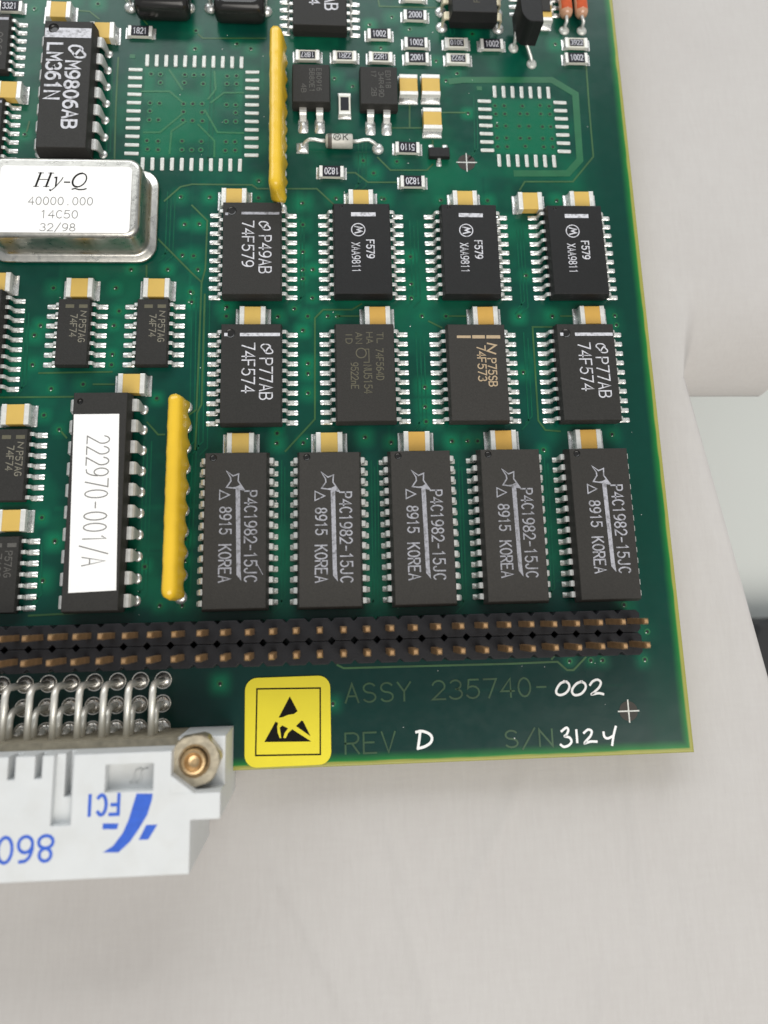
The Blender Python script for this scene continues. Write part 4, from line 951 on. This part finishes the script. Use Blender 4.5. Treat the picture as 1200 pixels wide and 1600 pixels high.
hand([[(340,540),(305,550),(280,585),(278,612),(300,624),(335,612),(358,580),(352,550),(325,538)],[(438,540),(405,552),(378,585),(378,612),(398,625),(435,614),(460,580),(455,552),(430,540)],[(488,560),(505,538),(535,528),(555,545),(545,575),(515,605),(498,620),(540,612),(570,618)]], 800, 930, 4, 'paint_writing', 'handwritten white digits 002', .27)
hand([[(603,855),(640,850),(685,868),(700,895),(688,925),(650,948),(612,958)],[(625,862),(620,905),(613,955)]], 500, 930, 4, 'paint_writing', 'handwritten white letter D', .3)
hand([[(310,850),(340,828),(352,845),(340,872),(330,882),(360,890),(372,915),(355,938),(325,948),(305,935)],[(402,845),(405,880),(408,918)],[(450,860),(475,840),(498,850),(490,880),(468,905),(455,925),(490,915),(528,915)],[(572,858),(578,885),(600,895),(630,880)],[(648,822),(636,870),(626,935)]], 800, 930, 4, 'paint_writing', 'handwritten white digits 3124', .27)

# ------------------------------------------------------------------ yellow static warning sticker
q = [P(383,1058,.1), P(517,1057,.1), P(516.5,1197,.1), P(382,1197.5,.1)]
cx_ = sum(p[0] for p in q)/4; cy_ = sum(p[1] for p in q)/4; wd = (q[1][0]+q[2][0]-q[0][0]-q[3][0])/2; hg = (q[0][1]+q[1][1]-q[2][1]-q[3][1])/2
sk = MB(); sk.prism([(x,y) for x,y in rrect(0,0,wd,hg,1.35,6)], .01, .12)
stick = sk.build('warning_sticker', M['sticker_y'], board, (cx_, cy_, 0), .004); tag(stick, 'yellow square sticker with black triangle and crossed hand')
ig = MB()
def sp(x, y): a = P(250+x/4, 930+y/4, .12); return (a[0]-cx_, a[1]-cy_)
ig.ribbon([sp(607,585),sp(1002,581),sp(1001,996),sp(597,1001)], .17, .13, True)
ig.flat([sp(812,632),sp(860,725),sp(838,742),sp(800,748),sp(768,762),sp(742,765)], .134)
ig.flat([sp(652,917),sp(722,790),sp(738,798),sp(732,822),sp(735,858),sp(748,894),sp(757,892),sp(752,850),sp(748,828),sp(764,814),sp(800,832),sp(778,862),sp(770,892),sp(786,894),sp(800,862),sp(826,838),sp(945,915)], .134)
ig.flat([sp(850,818),sp(885,784),sp(895,788),sp(940,882)], .134)
ig.build('pictogram', M['ink_black'], stick)

# ------------------------------------------------------------------ pin header: two strips
XH0, YH = -32.67, -23.07
N0, N1 = -8, 24
pn = MB(); pn.loft([[(-.32,-.32,-2.9),(.32,-.32,-2.9),(.32,.32,-2.9),(-.32,.32,-2.9)],[(-.32,-.32,8.1),(.32,-.32,8.1),(.32,.32,8.1),(-.32,.32,8.1)],[(-.2,-.2,8.42),(.2,-.2,8.42),(.2,.2,8.42),(-.2,.2,8.42)]], 0)
pnm = pn.mesh('pin', M['pin'])
for r_ in (0, 1):
    yc = YH-2.54*r_; hb = MB(); up = []; dn = []
    for n in range(N0, N1+1):
        x = (n-N0)*2.54
        up += [(x-1.27+.02,.86),(x-.86,1.25),(x+.86,1.25),(x+1.27-.02,.86)]; dn += [(x-1.27+.02,-.86),(x-.86,-1.25),(x+.86,-1.25),(x+1.27-.02,-.86)]
    poly = dn+up[::-1]
    hb.prism(poly, .1, 3.6, 0, .08)
    o = hb.build('pin_header', M['header'], board, (XH0+N0*2.54, yc, 0)); tag(o, 'black plastic strip of gilt pins, '+('row nearer the chips' if r_ == 0 else 'row nearer the white connector'))
    for n in range(N0, N1+1):
        p = inst('header_pin', pnm, o, ((n-N0)*2.54+random.uniform(-.04,.04), random.uniform(-.03,.03), 0), random.uniform(-.05,.05))

# ------------------------------------------------------------------ white edge connector
ZT = 10.9
Yb = P(200, 1176, ZT)[1]; Yf = P(150, 1373, ZT)[1]; Xr = P(296, 1330, ZT)[0]; Xf = P(344, 1255, ZT)[0]; Yfl = P(330, 1280, ZT)[1]
Xn = P(268, 1180, ZT)[0]; Yblk = P(359, 1134, 0)[1]; Ynf = P(310, 1239, ZT)[1]
XL = -62.0
def xp(px, py): return P(px, py, ZT)[0]
def yp(px, py): return P(px, py, ZT)[1]
pockets = [(xp(165,1200), xp(240,1200), yp(200,1237), yp(200,1194), 1.5)]
for k in range(-16, 1): 
    xq = xp(60,1200)+k*2.54; pockets.append((xq-.34, xq+.34, yp(60,1217), Yb+1, 2.4))
pockets += [(xp(82,1230), xp(113,1230), yp(98,1290), Yb+1, .9), (xp(97,1215), xp(108,1215), yp(100,1248), Yb+1, 2.6)]
def hgt(x, y):
    if y < Yf or x < XL: return None
    if x > Xf: return None
    if y > Yblk: return None
    if x > Xn and y > Ynf: return 7.4                       # seat of the nut
    if y > Yb: return None
    if x > Xr and y < Yfl: return None
    h = ZT
    for x0, x1, y0, y1, d in pockets:
        if x0 < x < x1 and y0 < y < y1: h = min(h, ZT-d)
    return h
xs = sorted(set([XL, Xr, Xf, Xn]+[p[0] for p in pockets]+[p[1] for p in pockets])); ys = sorted(set([Yf, Yb, Yfl, Yblk, Ynf]+[p[2] for p in pockets]+[p[3] for p in pockets if p[3] < Yb]))
xs = [x for i, x in enumerate(xs) if i == 0 or x-xs[i-1] > 1e-4]; ys = [y for i, y in enumerate(ys) if i == 0 or y-ys[i-1] > 1e-4]
cb = MB(); ZB = -2.6
cell = lambda i, j: hgt((xs[i]+xs[i+1])/2, (ys[j]+ys[j+1])/2) if 0 <= i < len(xs)-1 and 0 <= j < len(ys)-1 else None
for i in range(len(xs)-1):
    for j in range(len(ys)-1):
        h = cell(i, j)
        if h is None: continue
        x0, x1, y0, y1 = xs[i], xs[i+1], ys[j], ys[j+1]
        zb = ZB if y1 <= BY+.01 else (ZB if y0 < BY else .02)
        zb = .02 if y0 >= BY-.5 else ZB
        cb.add([(x0,y0,h),(x1,y0,h),(x1,y1,h),(x0,y1,h)], [(0,1,2,3)]); cb.add([(x0,y0,zb),(x1,y0,zb),(x1,y1,zb),(x0,y1,zb)], [(3,2,1,0)])
        for di, dj, e in ((1,0,((x1,y0),(x1,y1))),(-1,0,((x0,y1),(x0,y0))),(0,1,((x1,y1),(x0,y1))),(0,-1,((x0,y0),(x1,y0)))):
            hn = cell(i+di, j+dj); lo = zb if hn is None else hn
            if lo < h-1e-6: (ax, ay), (bx_, by_) = e; cb.add([(ax,ay,lo),(bx_,by_,lo),(bx_,by_,h),(ax,ay,h)], [(0,1,2,3)])
# sloped filler in the corner of the nut seat
cb.prism([(Xn-.01,Ynf-.01),(Xn+2.3,Ynf-.01),(Xn-.01,Ynf+1.7)], 7.38, ZT-.02)
conn = cb.build('edge_connector', M['conn'], board); tag(conn, 'light grey plastic edge connector with bent contacts and blue print')
rim = MB(); rim.box(XL, Xn-.02, Yb+.02, Yb+.75, .05, 7.4); rim.build('contact_plate', M['connback'], conn)
bl = MB()
def rot_text(txt, x0, x1, y0, y1, wd):
    """print that stands upside down in the photograph: starts at the right, y0 its lower image row is the cap line"""
    a = P(x1, y0, ZT); b = P(x0, y0, ZT); c_ = P(x1, y1, ZT); put_text(bl, txt, a, (-1,0), a[0]-b[0], a[1]-c_[1], wd, ZT+.012)
rot_text('8609', -34, 84, 1305, 1345, .3)
rot_text('FCI', 134, 186, 1241, 1272, .32)
def cp(x, y): return P(x/3, 1130+y/3, ZT+.012)
bl.flat([cp(640,330),cp(716,330),cp(712,360),cp(690,430),cp(648,500),cp(610,555),cp(555,606),cp(482,606),cp(530,575),cp(575,515),cp(602,455),cp(620,395)], ZT+.012)
bl.flat([cp(482,470),cp(556,470),cp(548,497),cp(480,497)], ZT+.012); bl.flat([cp(685,477),cp(738,475),cp(695,545),cp(650,547)], ZT+.012)
bl.build('blue_print', M['ink_blue'], conn)
em = MB(); ex, ey = xp(212,1215), yp(212,1215)
for dx in (-.35, .25): em.tube([(ex+dx-.5,ey-.7,ZT-1.45),(ex+dx-.1,ey-.5,ZT-1.42),(ex+dx+.1,ey+.4,ZT-1.42),(ex+dx+.6,ey+.6,ZT-1.45)], .1, 6)
em.build('moulded_mark', M['conn'], conn)
# contacts
X0p = P(255, 1062.5)[0]
rows = ((-28.22, 5.5), (-30.74, 3.7), (-33.28, 1.9))
Pm = []
for yr, zr in rows:
    mb = MB(); r = 1.1; path = [(0,0,-2.5),(0,0,zr-r)]+[(0,-r+r*math.cos(a), zr-r+r*math.sin(a)) for a in [math.radians(q) for q in (22,45,68,90)]]+[(0, Yb+.4-yr, zr)]
    mb.tube(path, .37, 10); Pm.append((mb.mesh('contact', M['cpin']), yr))
jn = MB(); jn.dome(0,0,0,.86,.86,.34,18,5); jn.ring(0,0,.02,.8,.98,20); jnm = jn.mesh('solder_joint', M['joint'])
for k in range(15):
    for q, (me, yr) in enumerate(Pm):
        xo = X0p-2.54*k+(0 if q < 2 else .05)
        inst('bent_contact', me, conn, (xo, yr, 0)); inst('contact_solder_joint', jnm, conn, (xo, yr, 0), random.uniform(0, 6))
# nut and screw end
nx_, ny_ = P(304, 1189, 9.4)
hexa = [(2.74*math.cos(math.radians(a)), 2.74*math.sin(math.radians(a))) for a in range(8, 368, 60)]
nm = MB(); nc = 24
def nr(s_, z): # hexagon ring with chamfered corners
    out = []
    for i in range(6):
        a = np.array(hexa[i]); b = np.array(hexa[(i+1) % 6])
        for u in (.12,.5,.88): 
            p = a+(b-a)*u; out.append((p[0]*s_, p[1]*s_, z))
    return out
def circ(r, z, n=18, ph=0): return [(r*math.cos(2*math.pi*(i+.35)/n+ph), r*math.sin(2*math.pi*(i+.35)/n+ph), z) for i in range(n)]
nm.loft([nr(1,7.42), nr(1,9.0), nr(.985,9.15), circ(2.42,9.4,18,math.radians(8)), circ(1.62,9.4,18,math.radians(8)), circ(1.3,9.15,18,math.radians(8)), circ(1.3,8.4,18,math.radians(8))], 0, True, False)
nut = nm.build('hexagon_nut', M['nut'], conn, (nx_, ny_, 0))
sc = MB(); sc.loft([circ(1.24,7.5), circ(1.24,9.75), circ(1.14,9.92), circ(.92,9.95), circ(.8,9.7), circ(.55,9.4), circ(.25,9.34)], 0, True, True); sc.build('screw_end', M['brass'], conn, (nx_-.05, ny_-.05, 0), .2)

# ------------------------------------------------------------------ specks of dust and flux on the board
dm = MB()
for k in range(70):
    x = random.uniform(-46, 33); y = random.uniform(-36, 60); r = random.uniform(.035, .085)
    dm.dome(x, y, .01, r, r*random.uniform(.5,1.2), .04, 6, 2)
tag(dm.build('dust', M['paper'], board), kind='stuff')
print('objects', len(bpy.data.objects))
